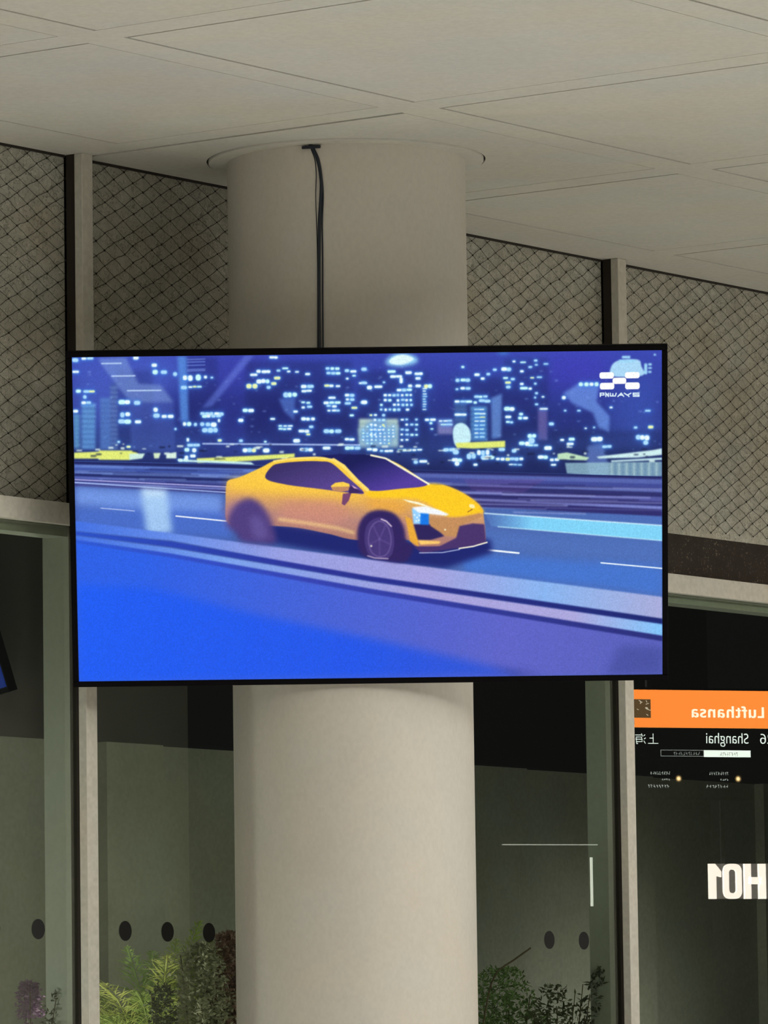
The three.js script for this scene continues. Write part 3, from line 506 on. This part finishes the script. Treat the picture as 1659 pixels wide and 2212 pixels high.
// ---------------------------------------------------------------- the big screen: body
{
  const W = 2.2435, H = W * 9 / 16, k = W / 2.2;
  const ri = V(0.59305697, -0.00131631, 0.80515942), up = V(-0.2284215, 0.95863768, 0.16981585), n = new THREE.Vector3().crossVectors(ri, up);
  const at = EYE.clone().addScaledVector(V(16.90228716, 2.10707096, -12.42098609), k);
  const s = thing('display_screen', 'large tilted screen on the column showing a yellow car in a night city', 'screen', at);
  s.quaternion.setFromRotationMatrix(new THREE.Matrix4().makeBasis(ri, up, n));
  const art = screenArt(), B = 0.022;
  mesh('picture', new THREE.PlaneGeometry(W, H).translate(0, 0, 0.0), new THREE.MeshPhysicalMaterial({ color: '#040404', roughness: 0.7, specularIntensity: 0.3, emissive: '#ffffff', emissiveMap: art, emissiveIntensity: SCREEN_GLOW }), s).userData.label = 'glowing picture of a yellow car on a city road at night';
  const bar = (x0, y0, x1, y1) => metres(new RoundedBoxGeometry(x1 - x0, y1 - y0, 0.036, 2, 0.004).translate((x0 + x1) / 2, (y0 + y1) / 2, -0.012));
  for (const y of [H / 2, -H / 2 - B]) mesh('bezel', bar(-W / 2 - B, y, W / 2 + B, y + B), M.black, s);
  for (const x of [-W / 2 - B, W / 2]) mesh('bezel', bar(x, -H / 2, x + B, H / 2), M.black, s);
  const housing = mesh('housing', new RoundedBoxGeometry(W, H, 0.026, 2, 0.004).translate(0, 0, -0.016), M.black, s);
  // bracket: two arms from the housing back to a plate on the column (hidden behind the picture)
  const inv = new THREE.Matrix4().compose(s.position, s.quaternion, s.scale).invert();
  const dir = V(at.x - COL.x, 0, at.z - COL.z).normalize(), side = V(-dir.z, 0, dir.x);
  for (const [h, o] of [[0.22, -0.16], [0.22, 0.16], [-0.22, -0.16], [-0.22, 0.16]]) {
    const a = V(COL.x, at.y + h, COL.z).addScaledVector(dir, RAD - 0.03).addScaledVector(side, o), b = V(o, h, -0.026).applyMatrix4(new THREE.Matrix4().compose(s.position, s.quaternion, s.scale));
    mesh('bracket_arm', new THREE.TubeGeometry(new THREE.LineCurve3(a.applyMatrix4(inv), b.applyMatrix4(inv)), 1, 0.022, 10), M.steel, housing);
  }
  const glow = new THREE.RectAreaLight(new THREE.Color(0.35, 0.45, 1), 0.08, W, H); glow.name = 'display_screen_glow'; glow.position.set(0, 0, 0.01); glow.rotation.y = Math.PI; s.add(glow);
}

// ---------------------------------------------------------------- unseen lamps of the hall, out of frame, placed to light floor and ceiling
for (const [z, k] of [...[4.46, 6.345, 8.235].flatMap((z) => [-7, -5, -3, -1, 1, 3, 5].map((k) => [z, k])), [2.57, -3], [2.57, -5], [0.9, -2], [0.9, -3], [0.9, -4], [0.9, -5]]) {
  const [x0, x1] = colX(k);
  const l = thing('unseen_downlight', 'unseen round recessed lamp in the low hall ceiling, placed to light the floor', 'ceiling light', V((x0 + x1) / 2, CEIL, z), 'unseen recessed downlights of the low ceiling');
  mesh('trim_ring', new THREE.LatheGeometry([[0.085, 0], [0.085, -0.008], [0.11, -0.006], [0.112, 0]].map(([x, y]) => new THREE.Vector2(x, y)), 32), M.frame, l);
  mesh('lens', new THREE.CylinderGeometry(0.085, 0.085, 0.004, 32).translate(0, -0.003, 0), new THREE.MeshStandardMaterial({ color: '#f4efe2', roughness: 0.6, emissive: LAMP_TINT, emissiveIntensity: 1.2 }), l);
  const a = new THREE.SpotLight(LAMP_TINT, LAMP_POWER, 0, 0.92, 0.55, 2); a.name = 'unseen_downlight_glow'; a.position.y = -0.03; a.target.position.y = -3; a.castShadow = true; a.shadow.radius = 4; l.add(a, a.target);
}
for (const x of [-12, -4, 4, 12, 20]) for (const z of [11, 15]) {  // out of view, placed so the lit floor brightens ceiling and column
  const l = thing('unseen_high_bay_light', 'unseen large square light under the dark high hall roof, placed to light the floor', 'ceiling light', V(x, 14, z), 'unseen lights of the high hall roof');
  mesh('housing', box(-1.05, -0.1, -1.05, 1.05, 0, 1.05), M.dark, l);
  mesh('diffuser', box(-1, -0.112, -1, 1, -0.1, 1), new THREE.MeshStandardMaterial({ color: '#f4efe2', roughness: 0.6, emissive: LAMP_TINT, emissiveIntensity: 1.2 }), l);
  const a = new THREE.RectAreaLight(LAMP_TINT, HALL_POWER, 2, 2); a.name = 'unseen_high_bay_light_glow'; a.position.y = -0.12; a.rotation.x = -Math.PI / 2; l.add(a);
}

for (const x of [-7, -4, -1, 2, 5, 8, 11]) {   // unseen floodlights on the far wall, placed to light the lower column
  const l = thing('unseen_wall_floodlight', 'unseen square floodlight high on the far wall, placed to light the lower column', 'floodlight', V(x, 6.4, 17), 'unseen floodlights on the far wall');
  mesh('housing', box(-0.64, -0.64, -0.12, 0.64, 0.64, 0), M.dark, l);
  mesh('diffuser', box(-0.6, -0.6, -0.13, 0.6, 0.6, -0.12), new THREE.MeshStandardMaterial({ color: '#f4efe2', roughness: 0.6, emissive: LAMP_TINT, emissiveIntensity: 1.2 }), l);
  const a = new THREE.RectAreaLight(LAMP_TINT, FLOOD_POWER, 1.2, 1.2); a.name = 'unseen_wall_floodlight_glow'; a.position.z = -0.14; l.add(a);
}

// ---------------------------------------------------------------- check-in signs across the hall: the lower glass mirrors them
{
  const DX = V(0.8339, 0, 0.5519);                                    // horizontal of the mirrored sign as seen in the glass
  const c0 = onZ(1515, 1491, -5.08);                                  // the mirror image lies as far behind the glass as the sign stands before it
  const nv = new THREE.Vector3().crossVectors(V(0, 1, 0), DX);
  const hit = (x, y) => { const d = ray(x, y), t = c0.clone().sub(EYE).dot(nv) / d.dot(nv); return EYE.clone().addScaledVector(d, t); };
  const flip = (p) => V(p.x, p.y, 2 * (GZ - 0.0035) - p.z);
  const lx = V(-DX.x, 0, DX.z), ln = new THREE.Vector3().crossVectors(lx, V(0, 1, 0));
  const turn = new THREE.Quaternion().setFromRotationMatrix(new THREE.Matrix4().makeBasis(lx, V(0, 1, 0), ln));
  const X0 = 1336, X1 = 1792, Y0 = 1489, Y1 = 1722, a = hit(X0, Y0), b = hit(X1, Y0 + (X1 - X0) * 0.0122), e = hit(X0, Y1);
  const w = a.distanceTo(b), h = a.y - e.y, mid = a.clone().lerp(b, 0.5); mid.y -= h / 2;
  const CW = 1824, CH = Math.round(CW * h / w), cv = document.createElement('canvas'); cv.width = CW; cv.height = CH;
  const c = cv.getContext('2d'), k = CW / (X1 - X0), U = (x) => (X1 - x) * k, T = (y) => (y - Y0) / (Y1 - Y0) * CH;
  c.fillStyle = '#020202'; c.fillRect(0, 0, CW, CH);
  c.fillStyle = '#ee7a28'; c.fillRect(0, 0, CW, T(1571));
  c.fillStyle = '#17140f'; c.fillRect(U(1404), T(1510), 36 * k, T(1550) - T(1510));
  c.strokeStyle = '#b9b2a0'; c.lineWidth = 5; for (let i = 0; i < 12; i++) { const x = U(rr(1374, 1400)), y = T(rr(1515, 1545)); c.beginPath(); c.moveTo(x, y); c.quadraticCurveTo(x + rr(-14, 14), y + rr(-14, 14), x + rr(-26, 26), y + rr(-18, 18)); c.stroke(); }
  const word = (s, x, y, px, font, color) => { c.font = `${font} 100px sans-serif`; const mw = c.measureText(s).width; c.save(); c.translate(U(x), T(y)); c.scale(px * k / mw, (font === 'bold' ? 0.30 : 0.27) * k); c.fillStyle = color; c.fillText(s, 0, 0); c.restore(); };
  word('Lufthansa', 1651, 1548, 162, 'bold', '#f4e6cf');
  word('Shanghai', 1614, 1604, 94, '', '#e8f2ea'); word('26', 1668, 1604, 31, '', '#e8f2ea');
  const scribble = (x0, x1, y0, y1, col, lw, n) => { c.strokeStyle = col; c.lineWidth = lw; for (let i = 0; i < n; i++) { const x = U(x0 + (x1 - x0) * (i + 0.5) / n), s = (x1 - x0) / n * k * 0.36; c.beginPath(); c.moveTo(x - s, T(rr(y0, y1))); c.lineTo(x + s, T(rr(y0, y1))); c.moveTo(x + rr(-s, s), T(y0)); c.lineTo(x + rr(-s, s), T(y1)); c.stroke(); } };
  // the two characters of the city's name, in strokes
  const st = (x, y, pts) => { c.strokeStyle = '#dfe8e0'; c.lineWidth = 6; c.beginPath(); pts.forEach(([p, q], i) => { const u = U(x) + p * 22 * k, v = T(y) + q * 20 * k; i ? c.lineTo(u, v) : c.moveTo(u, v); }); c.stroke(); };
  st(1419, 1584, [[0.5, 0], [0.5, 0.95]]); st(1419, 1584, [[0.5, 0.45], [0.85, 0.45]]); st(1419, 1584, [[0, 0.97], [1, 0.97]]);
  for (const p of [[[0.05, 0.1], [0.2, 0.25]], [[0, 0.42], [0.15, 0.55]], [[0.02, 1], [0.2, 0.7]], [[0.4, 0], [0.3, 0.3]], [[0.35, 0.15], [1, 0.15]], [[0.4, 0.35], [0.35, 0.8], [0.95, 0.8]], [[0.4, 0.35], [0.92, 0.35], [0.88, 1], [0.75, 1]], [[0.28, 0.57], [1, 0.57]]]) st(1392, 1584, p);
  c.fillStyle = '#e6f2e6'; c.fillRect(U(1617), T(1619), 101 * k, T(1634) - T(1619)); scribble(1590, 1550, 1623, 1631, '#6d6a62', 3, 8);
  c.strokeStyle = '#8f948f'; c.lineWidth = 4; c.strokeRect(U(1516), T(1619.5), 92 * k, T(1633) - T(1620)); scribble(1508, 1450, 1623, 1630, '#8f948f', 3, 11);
  for (const x of [0, 128, 254]) { // rows of small type, with warm round lamp reflections painted beside them
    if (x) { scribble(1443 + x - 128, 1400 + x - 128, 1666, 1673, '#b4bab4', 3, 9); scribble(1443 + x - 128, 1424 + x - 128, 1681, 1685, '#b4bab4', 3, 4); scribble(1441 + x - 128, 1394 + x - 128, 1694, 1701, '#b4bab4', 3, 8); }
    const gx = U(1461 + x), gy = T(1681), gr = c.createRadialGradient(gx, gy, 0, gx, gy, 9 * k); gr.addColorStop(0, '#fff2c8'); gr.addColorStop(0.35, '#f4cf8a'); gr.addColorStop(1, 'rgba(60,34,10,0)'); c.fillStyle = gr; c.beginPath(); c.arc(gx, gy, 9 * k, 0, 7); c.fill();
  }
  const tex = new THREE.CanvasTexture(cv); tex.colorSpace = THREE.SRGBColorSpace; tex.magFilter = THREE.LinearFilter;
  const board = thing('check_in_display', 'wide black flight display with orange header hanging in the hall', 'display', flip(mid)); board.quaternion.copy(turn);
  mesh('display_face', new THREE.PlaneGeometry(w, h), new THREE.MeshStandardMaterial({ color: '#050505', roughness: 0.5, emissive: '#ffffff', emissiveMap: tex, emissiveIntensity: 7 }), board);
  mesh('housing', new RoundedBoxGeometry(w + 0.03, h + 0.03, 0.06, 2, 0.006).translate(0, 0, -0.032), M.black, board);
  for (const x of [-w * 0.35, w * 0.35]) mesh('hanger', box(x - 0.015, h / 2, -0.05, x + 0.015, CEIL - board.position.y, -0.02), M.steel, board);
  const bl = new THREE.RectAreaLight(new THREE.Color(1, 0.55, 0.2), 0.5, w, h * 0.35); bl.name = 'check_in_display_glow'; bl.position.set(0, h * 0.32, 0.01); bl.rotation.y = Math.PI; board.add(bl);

  // counter number below it
  const n0 = hit(1528, 1866), n1 = hit(1720, 1866), n2 = hit(1528, 1942), nw = n0.distanceTo(n1), nh = n0.y - n2.y, nm = n0.clone().lerp(n1, 0.5); nm.y -= nh / 2;
  const sign = thing('counter_number_sign', 'glowing white counter number on two rails hanging below the flight display', 'sign', flip(nm)); sign.quaternion.copy(turn);
  for (const y of [-0.3, 0.3]) mesh('rail', box(-nw / 2, y * nh - 0.008, -0.03, nw / 2, y * nh + 0.008, -0.01), M.black, sign);
  for (const x of [-nw * 0.3, nw * 0.3]) mesh('hanger', box(x - 0.012, -nh * 0.32, -0.045, x + 0.012, board.position.y - h / 2 - sign.position.y - 0.02, -0.03), M.steel, sign);
  const white = new THREE.MeshStandardMaterial({ color: '#ffffff', roughness: 0.5, emissive: new THREE.Color(1, 0.87, 0.76), emissiveIntensity: 5.5 });
  const px = nw / (1720 - 1528), sx = (x) => nw / 2 - (x - 1528) * px;   // photograph column to the sign's own x
  const bars = (name, rects) => mesh(name, mergeGeometries(rects.map(([x0, x1, y0, y1]) => box(sx(x1), (y0 - 0.5) * nh, -0.01, sx(x0), (y1 - 0.5) * nh, 0.012))), white, sign);
  const ringShape = (x0, x1) => { const o = new THREE.Shape(), ww = Math.abs(sx(x0) - sx(x1)), r = ww * 0.42, t = ww * 0.29; const rrect = (S, X, Yy, w2, h2, q) => { S.moveTo(X + q, Yy); S.lineTo(X + w2 - q, Yy); S.quadraticCurveTo(X + w2, Yy, X + w2, Yy + q); S.lineTo(X + w2, Yy + h2 - q); S.quadraticCurveTo(X + w2, Yy + h2, X + w2 - q, Yy + h2); S.lineTo(X + q, Yy + h2); S.quadraticCurveTo(X, Yy + h2, X, Yy + h2 - q); S.lineTo(X, Yy + q); S.quadraticCurveTo(X, Yy, X + q, Yy); };
    rrect(o, 0, 0, ww, nh, r); const hole = new THREE.Path(); rrect(hole, t, t, ww - 2 * t, nh - 2 * t, r * 0.45); o.holes.push(hole);
    return new THREE.ExtrudeGeometry(o, { depth: 0.022, bevelEnabled: false, curveSegments: 10 }).translate(sx(x1), -nh / 2, -0.01); };
  bars('letter', [[1637, 1652, 0, 1], [1606, 1620, 0, 1], [1614, 1642, 0.42, 0.62]]);
  mesh('digit', ringShape(1561, 1600), white, sign);
  const one = new THREE.Shape(); [[1530, 0], [1545, 0], [1545, 0.66], [1556, 0.62], [1556, 0.78], [1543, 1], [1530, 1]].forEach(([x, y], i) => i ? one.lineTo(sx(x), (y - 0.5) * nh) : one.moveTo(sx(x), (y - 0.5) * nh));
  mesh('digit', new THREE.ExtrudeGeometry(one, { depth: 0.022, bevelEnabled: false }).translate(0, 0, -0.01), white, sign);
  const sl = new THREE.RectAreaLight(new THREE.Color(1, 0.87, 0.76), 0.6, nw, nh); sl.name = 'counter_number_sign_glow'; sl.position.set(0, 0, 0.02); sl.rotation.y = Math.PI; sign.add(sl);

  // unseen upright tube lamp, placed so its mirror image makes the bright streak
  const t0 = flip(onZ(1277, 1852, -6)), t1 = flip(onZ(1282, 1958, -6));
  const tube = thing('unseen_tube_light', 'unseen slim tube light on a tall dark stand, placed to mirror as a streak in the glass', 'lamp', V(t0.x, 0, t0.z));
  mesh('tube', new THREE.CylinderGeometry(0.009, 0.009, t0.y - t1.y, 12).translate(0, (t0.y + t1.y) / 2, 0), new THREE.MeshStandardMaterial({ color: '#ffffff', emissive: new THREE.Color(0.95, 1, 0.85), emissiveIntensity: 3 }), tube);
  mesh('pole', new THREE.CylinderGeometry(0.02, 0.02, t1.y - 0.02, 12).translate(0, (t1.y - 0.02) / 2 + 0.02, 0), M.black, tube);
  mesh('foot', new THREE.CylinderGeometry(0.2, 0.22, 0.03, 32).translate(0, 0.015, 0), M.black, tube);
  const tl = new THREE.PointLight(new THREE.Color(0.95, 1, 0.85), 0.2); tl.name = 'unseen_tube_light_glow'; tl.position.set(0, (t0.y + t1.y) / 2, 0); tl.shadow.radius = 0.2; tube.add(tl);
  // unseen glowing strip on posts, placed to mirror as the thin level line
  const s0 = flip(hit(1085, 1824)), s1 = flip(hit(1290, 1825.5)), sm = s0.clone().lerp(s1, 0.5), sw = s0.distanceTo(s1);
  const strip = thing('unseen_light_strip', 'unseen slim light strip on two dark posts, placed to mirror as a level line in the glass', 'lamp', V(sm.x, 0, sm.z)); strip.quaternion.copy(turn);
  mesh('strip', box(-sw / 2, sm.y - 0.003, -0.006, sw / 2, sm.y + 0.003, 0.006), new THREE.MeshStandardMaterial({ color: '#ffffff', emissive: new THREE.Color(0.95, 1, 0.85), emissiveIntensity: 0.5 }), strip);
  for (const x of [-sw * 0.1, sw * 0.3]) mesh('post', box(x - 0.01, 0, -0.026, x + 0.01, sm.y, -0.006), M.black, strip);
  const stl = new THREE.RectAreaLight(new THREE.Color(0.95, 1, 0.85), 1, sw, 0.006); stl.name = 'unseen_light_strip_glow'; stl.position.set(0, sm.y, 0.008); stl.rotation.y = Math.PI; strip.add(stl);
}

// ---------------------------------------------------------------- night garden behind the glass
{
  const g = structure('floor_garden'); mesh('paving', box(-14, -0.2, -8, 24, 0, -0.2), M.paving, g);
  const w = structure('wall_garden', 'grey garden wall beyond the glass'); mesh('body', box(-14, 0, -3.2, 24, 3.22, -3.0), M.garden, w);
  for (let x = -13; x < 23; x += 1.45) mesh('pilaster', box(x, 0, -3.0, x + rr(0.3, 0.6), 3.22, -2.94), M.garden, w);
  const p = g;
  mesh('planter_wall', mergeGeometries([box(-6, 0, -0.27, 12, 1.03, -0.2), box(-6, 0, -1.5, 12, 1.05, -1.42), box(-6, 0, -1.42, -5.92, 1.03, -0.27), box(11.92, 0, -1.42, 12, 1.03, -0.27)]), M.garden, p);
  mesh('soil', box(-5.92, 0.8, -1.42, 11.92, 1.0, -0.27), M.soil, p);
}
// plants. Leaf: a pointed blade folded along its rib, four triangles
function leafInto(pos, nrm, at, dir, nor, len, wid) {
  const side = new THREE.Vector3().crossVectors(dir, nor).normalize();
  const tip = at.clone().addScaledVector(dir, len).addScaledVector(nor, -len * 0.12), m = at.clone().addScaledVector(dir, len * 0.45);
  const a = m.clone().addScaledVector(side, wid / 2).addScaledVector(nor, wid * 0.15), b = m.clone().addScaledVector(side, -wid / 2).addScaledVector(nor, wid * 0.15);
  for (const [p, q, r] of [[at, a, m], [a, tip, m], [at, m, b], [m, tip, b]]) { pos.push(p.x, p.y, p.z, q.x, q.y, q.z, r.x, r.y, r.z); }
}
function geo(pos) { const g = new THREE.BufferGeometry(); g.setAttribute('position', new THREE.Float32BufferAttribute(pos, 3)); g.computeVertexNormals(); return g; }
const leafMat = (c) => new THREE.MeshPhysicalMaterial({ color: c, roughness: 0.85, transmission: 0.3, thickness: 0, side: THREE.DoubleSide });
const rdir = (u0, u1) => { const a = rr(0, 6.283), y = rr(u0, u1), q = Math.sqrt(Math.max(0, 1 - y * y)); return V(Math.cos(a) * q, y, Math.sin(a) * q); };
const SOIL = 1.0, stem = new THREE.MeshStandardMaterial({ color: '#5a4f38', roughness: 0.9 });
// a feathery arching fern: every frond is a part
function fern(label, at, fronds, mats) {
  const t = thing('fern', label, 'plant', V(at.x, SOIL, at.z));
  for (const [az, tilt, len, droop, m] of fronds) {
    const f = [], d = V(Math.cos(az), 0, Math.sin(az)), N = 150;
    const pt = (s) => V(0, 0, 0).addScaledVector(d, len * (Math.sin(tilt) * s + droop * 0.5 * s * s)).add(V(0, len * (Math.cos(tilt) * s - droop * s * s * s), 0));
    for (let i = 1; i < N; i++) {
      const s = i / N, p = pt(s), tan = pt(Math.min(1, s + 0.02)).sub(pt(s - 0.02)).normalize(), side = new THREE.Vector3().crossVectors(tan, V(0, 1, 0)).normalize(), nor = new THREE.Vector3().crossVectors(side, tan);
      if (s < 0.3) continue;
      const L = 0.10 * Math.sin(Math.PI * Math.min(1, (s - 0.3) / 0.7 * 0.82 + 0.18)) + 0.015;
      for (const k of [-1, 1]) leafInto(f, null, p, side.clone().multiplyScalar(k).addScaledVector(tan, rr(0.5, 1.5)).add(V(rr(-0.5, 0.5), rr(-0.6, 0.35), rr(-0.5, 0.5))).normalize(), nor, L * rr(0.6, 1.4), 0.0055);
    }
    const rib = new THREE.TubeGeometry(new THREE.CatmullRomCurve3([0, 0.25, 0.5, 0.75, 1].map(pt)), 14, 0.004, 4).toNonIndexed(); rib.deleteAttribute('uv');
    mesh('rib', rib, mats[m], mesh('frond', geo(f), mats[m], t));
  }
  return t;
}
// a leafy shrub: a few stems and a cloud of leaves
function shrub(name, label, at, { h, rx, rz, leaves, len, wid, mat, low = 0.45, lean = 0, group }) {
  const t = thing(name, label, 'plant', V(at.x, SOIL, at.z), group), f = [];
  const tubes = [];
  for (let k = 0; k < 9; k++) {
    const e = V(rr(-rx, rx) * 0.8, h * rr(0.7, 0.97), rr(-rz, rz) * 0.8), c = new THREE.CatmullRomCurve3([V(rr(-0.03, 0.03), 0, rr(-0.03, 0.03)), V(e.x * 0.4, e.y * 0.5, e.z * 0.4), e]);
    const g = new THREE.TubeGeometry(c, 8, 0.0022, 5); tubes.push(g);
    for (let i = 0; i < leaves / 18; i++) { const s = rr(0.35, 1), p = c.getPoint(s).add(rdir(-1, 1).multiplyScalar(rr(0, 0.05))); leafInto(f, null, p, rdir(-0.2, 1), rdir(0, 1), len * rr(0.6, 1.2), wid * rr(0.7, 1.2)); }
  }
  for (let i = 0; i < leaves / 2; i++) {
    const a = rr(0, 6.283), q = Math.sqrt(rnd()), y = rr(low, 1), top = Math.sqrt(Math.max(0, 1 - ((y - low) / (1.02 - low)) ** 3)) * q;
    leafInto(f, null, V(Math.cos(a) * rx * top, h * y, Math.sin(a) * rz * top), rdir(-0.3, 1), rdir(0, 1), len * rr(0.6, 1.2), wid * rr(0.7, 1.2));
  }
  for (const g of [...tubes.map((q) => q.attributes.position.array), f]) for (let i = 0; i < g.length; i += 3) g[i + 2] += lean * Math.max(0, g[i + 1] / h);
  mesh('stem', mergeGeometries(tubes), stem, t);
  mesh('foliage', geo(f), mat, t).userData.kind = 'stuff';
  return t;
}
{
  const G = [leafMat('#b9d06c'), leafMat('#e2e884'), leafMat('#9cbb66')];
  const a = onZ(345, 2150, -0.85);
  const fr = []; for (let i = 0; i < 44; i++) { const az = i / 44 * 6.283 + rr(-0.15, 0.15); const across = 0.59 * Math.cos(az) + 0.81 * Math.sin(az); fr.push([az, rr(0.02, 0.2), rr(1.45, 1.75) * (across < 0 ? 1 + 0.22 * across : 1), rr(0.24, 0.36), i % 4 === 0 ? 1 : i % 3 === 0 ? 2 : 0]); }
  fern('bright yellow-green feathery fern behind the glass left of the column', a, fr, G);
  shrub('grey_shrub', 'fine-leaved grey-green shrub behind the glass beside the fern', onZ(438, 2100, -0.42), { h: 1.17, rx: 0.15, rz: 0.12, leaves: 7500, len: 0.028, wid: 0.013, mat: leafMat('#bfc0a4') });
  shrub('russet_shrub', 'reddish-brown shrub behind the glass against the column', onZ(500, 2100, -0.42), { h: 1.22, rx: 0.15, rz: 0.12, leaves: 7500, len: 0.027, wid: 0.014, mat: leafMat('#a07f70') });
  shrub('dark_shrub', 'low dark green shrub in front of the bright fern', onZ(352, 2150, -0.44), { h: 1.0, rx: 0.1, rz: 0.05, leaves: 2200, len: 0.026, wid: 0.012, mat: leafMat('#5b6344') });
  shrub('flowering_plant', 'plant with a purple flower head behind the left pane', onZ(64, 2150, -0.5), { h: 1.01, rx: 0.06, rz: 0.05, leaves: 1500, len: 0.02, wid: 0.011, low: 0.86, mat: leafMat('#8d6a93') });
  shrub('sprig_shrub', 'small dark leafy sprig in front of the left outer fin', onZ(128, 2190, -0.12).setZ(-0.34), { h: 0.97, rx: 0.05, rz: 0.035, lean: 0.22, leaves: 330, len: 0.026, wid: 0.011, low: 0.8, mat: leafMat('#4a4f3b') });
  shrub('green_shrub', 'dull green shrub right of the column behind the glass', onZ(1085, 2150, -0.8), { h: 1.1, rx: 0.28, rz: 0.16, leaves: 4200, len: 0.03, wid: 0.012, mat: leafMat('#71904f') });
  shrub('olive_shrub', 'dark olive shrub with upright leaves right of the column', onZ(1195, 2170, -0.52), { h: 1.02, rx: 0.18, rz: 0.1, leaves: 1500, len: 0.035, wid: 0.013, mat: leafMat('#5c6344') });
  shrub('leafy_shrub', 'dark leafy shrub in front of the right outer fin', onZ(1296, 2170, -0.12).setZ(-0.36), { h: 1.08, rx: 0.085, rz: 0.05, lean: 0.24, leaves: 620, len: 0.036, wid: 0.014, mat: leafMat('#464d37') });
  const tw = thing('bare_twig', 'thin bare twig leaning out of the green shrub', 'twig', V(0, 0, 0)); const q0 = onZ(1066, 2112, -0.6), q1 = onZ(1146, 2048, -0.6), q2 = q0.clone().add(V(-0.25, SOIL - q0.y, 0));
  mesh('stalk', new THREE.TubeGeometry(new THREE.CatmullRomCurve3([q2, q0, q0.clone().lerp(q1, 0.5).add(V(0, 0.006, 0)), q1]), 20, 0.004, 6), stem, tw);
}
for (const [x, power, label] of [[-2.6, 5, 'unseen short black post lamp left of the glass bays, placed to light the garden wall'], [7, 1.6, 'unseen short black post lamp right of the glass bays, placed to light the garden wall']]) { // unseen post lamps, out of the frame, placed to light garden wall and plants
  const l = thing('unseen_garden_lamp', label, 'lamp', V(x, 0, -2.2));
  mesh('post', new THREE.CylinderGeometry(0.03, 0.04, 1.5, 16).translate(0, 0.75, 0), M.black, l);
  mesh('globe', new THREE.SphereGeometry(0.12, 24, 16).translate(0, 1.6, 0), new THREE.MeshStandardMaterial({ color: '#fff6e0', emissive: new THREE.Color(1, 0.98, 0.9), emissiveIntensity: 2 }), l);
  const p = new THREE.PointLight(new THREE.Color(1, 0.98, 0.9), power); p.name = 'unseen_garden_lamp_glow'; p.position.set(0, 1.6, 0); p.castShadow = true; p.shadow.radius = 5; l.add(p);
}
for (const [x, label, power] of [[-0.45, 'unseen small black ground spotlight in the soil, placed to light the fern', 4.5], [1.6, 'unseen small black ground spotlight in the soil behind the column, placed to light the plants', 1.2], [-1.9, 'unseen small black ground spotlight in the soil, placed to light the purple flower', 1.2]]) {  // unseen spotlights below the frame, placed to light the plants
  const l = thing('unseen_ground_spotlight', label, 'lamp', V(x, SOIL, -0.43));
  mesh('body', new THREE.CylinderGeometry(0.04, 0.03, 0.07, 20, 1, true).translate(0, 0.035, 0), M.black, l);
  mesh('lens', new THREE.CylinderGeometry(0.035, 0.035, 0.006, 20).translate(0, 0.06, 0), new THREE.MeshStandardMaterial({ color: '#fff6e0', emissive: new THREE.Color(1, 0.97, 0.85), emissiveIntensity: 2 }), l);
  const p = new THREE.SpotLight(new THREE.Color(1, 0.97, 0.85), power, 0, 1.2, 0.8, 2); p.name = 'unseen_ground_spotlight_glow'; p.position.set(0, 0.08, 0); p.target.position.set(0.1, 1.2, -0.5); p.castShadow = true; p.shadow.radius = 2; l.add(p, p.target);
}
renderer.render(scene, camera);
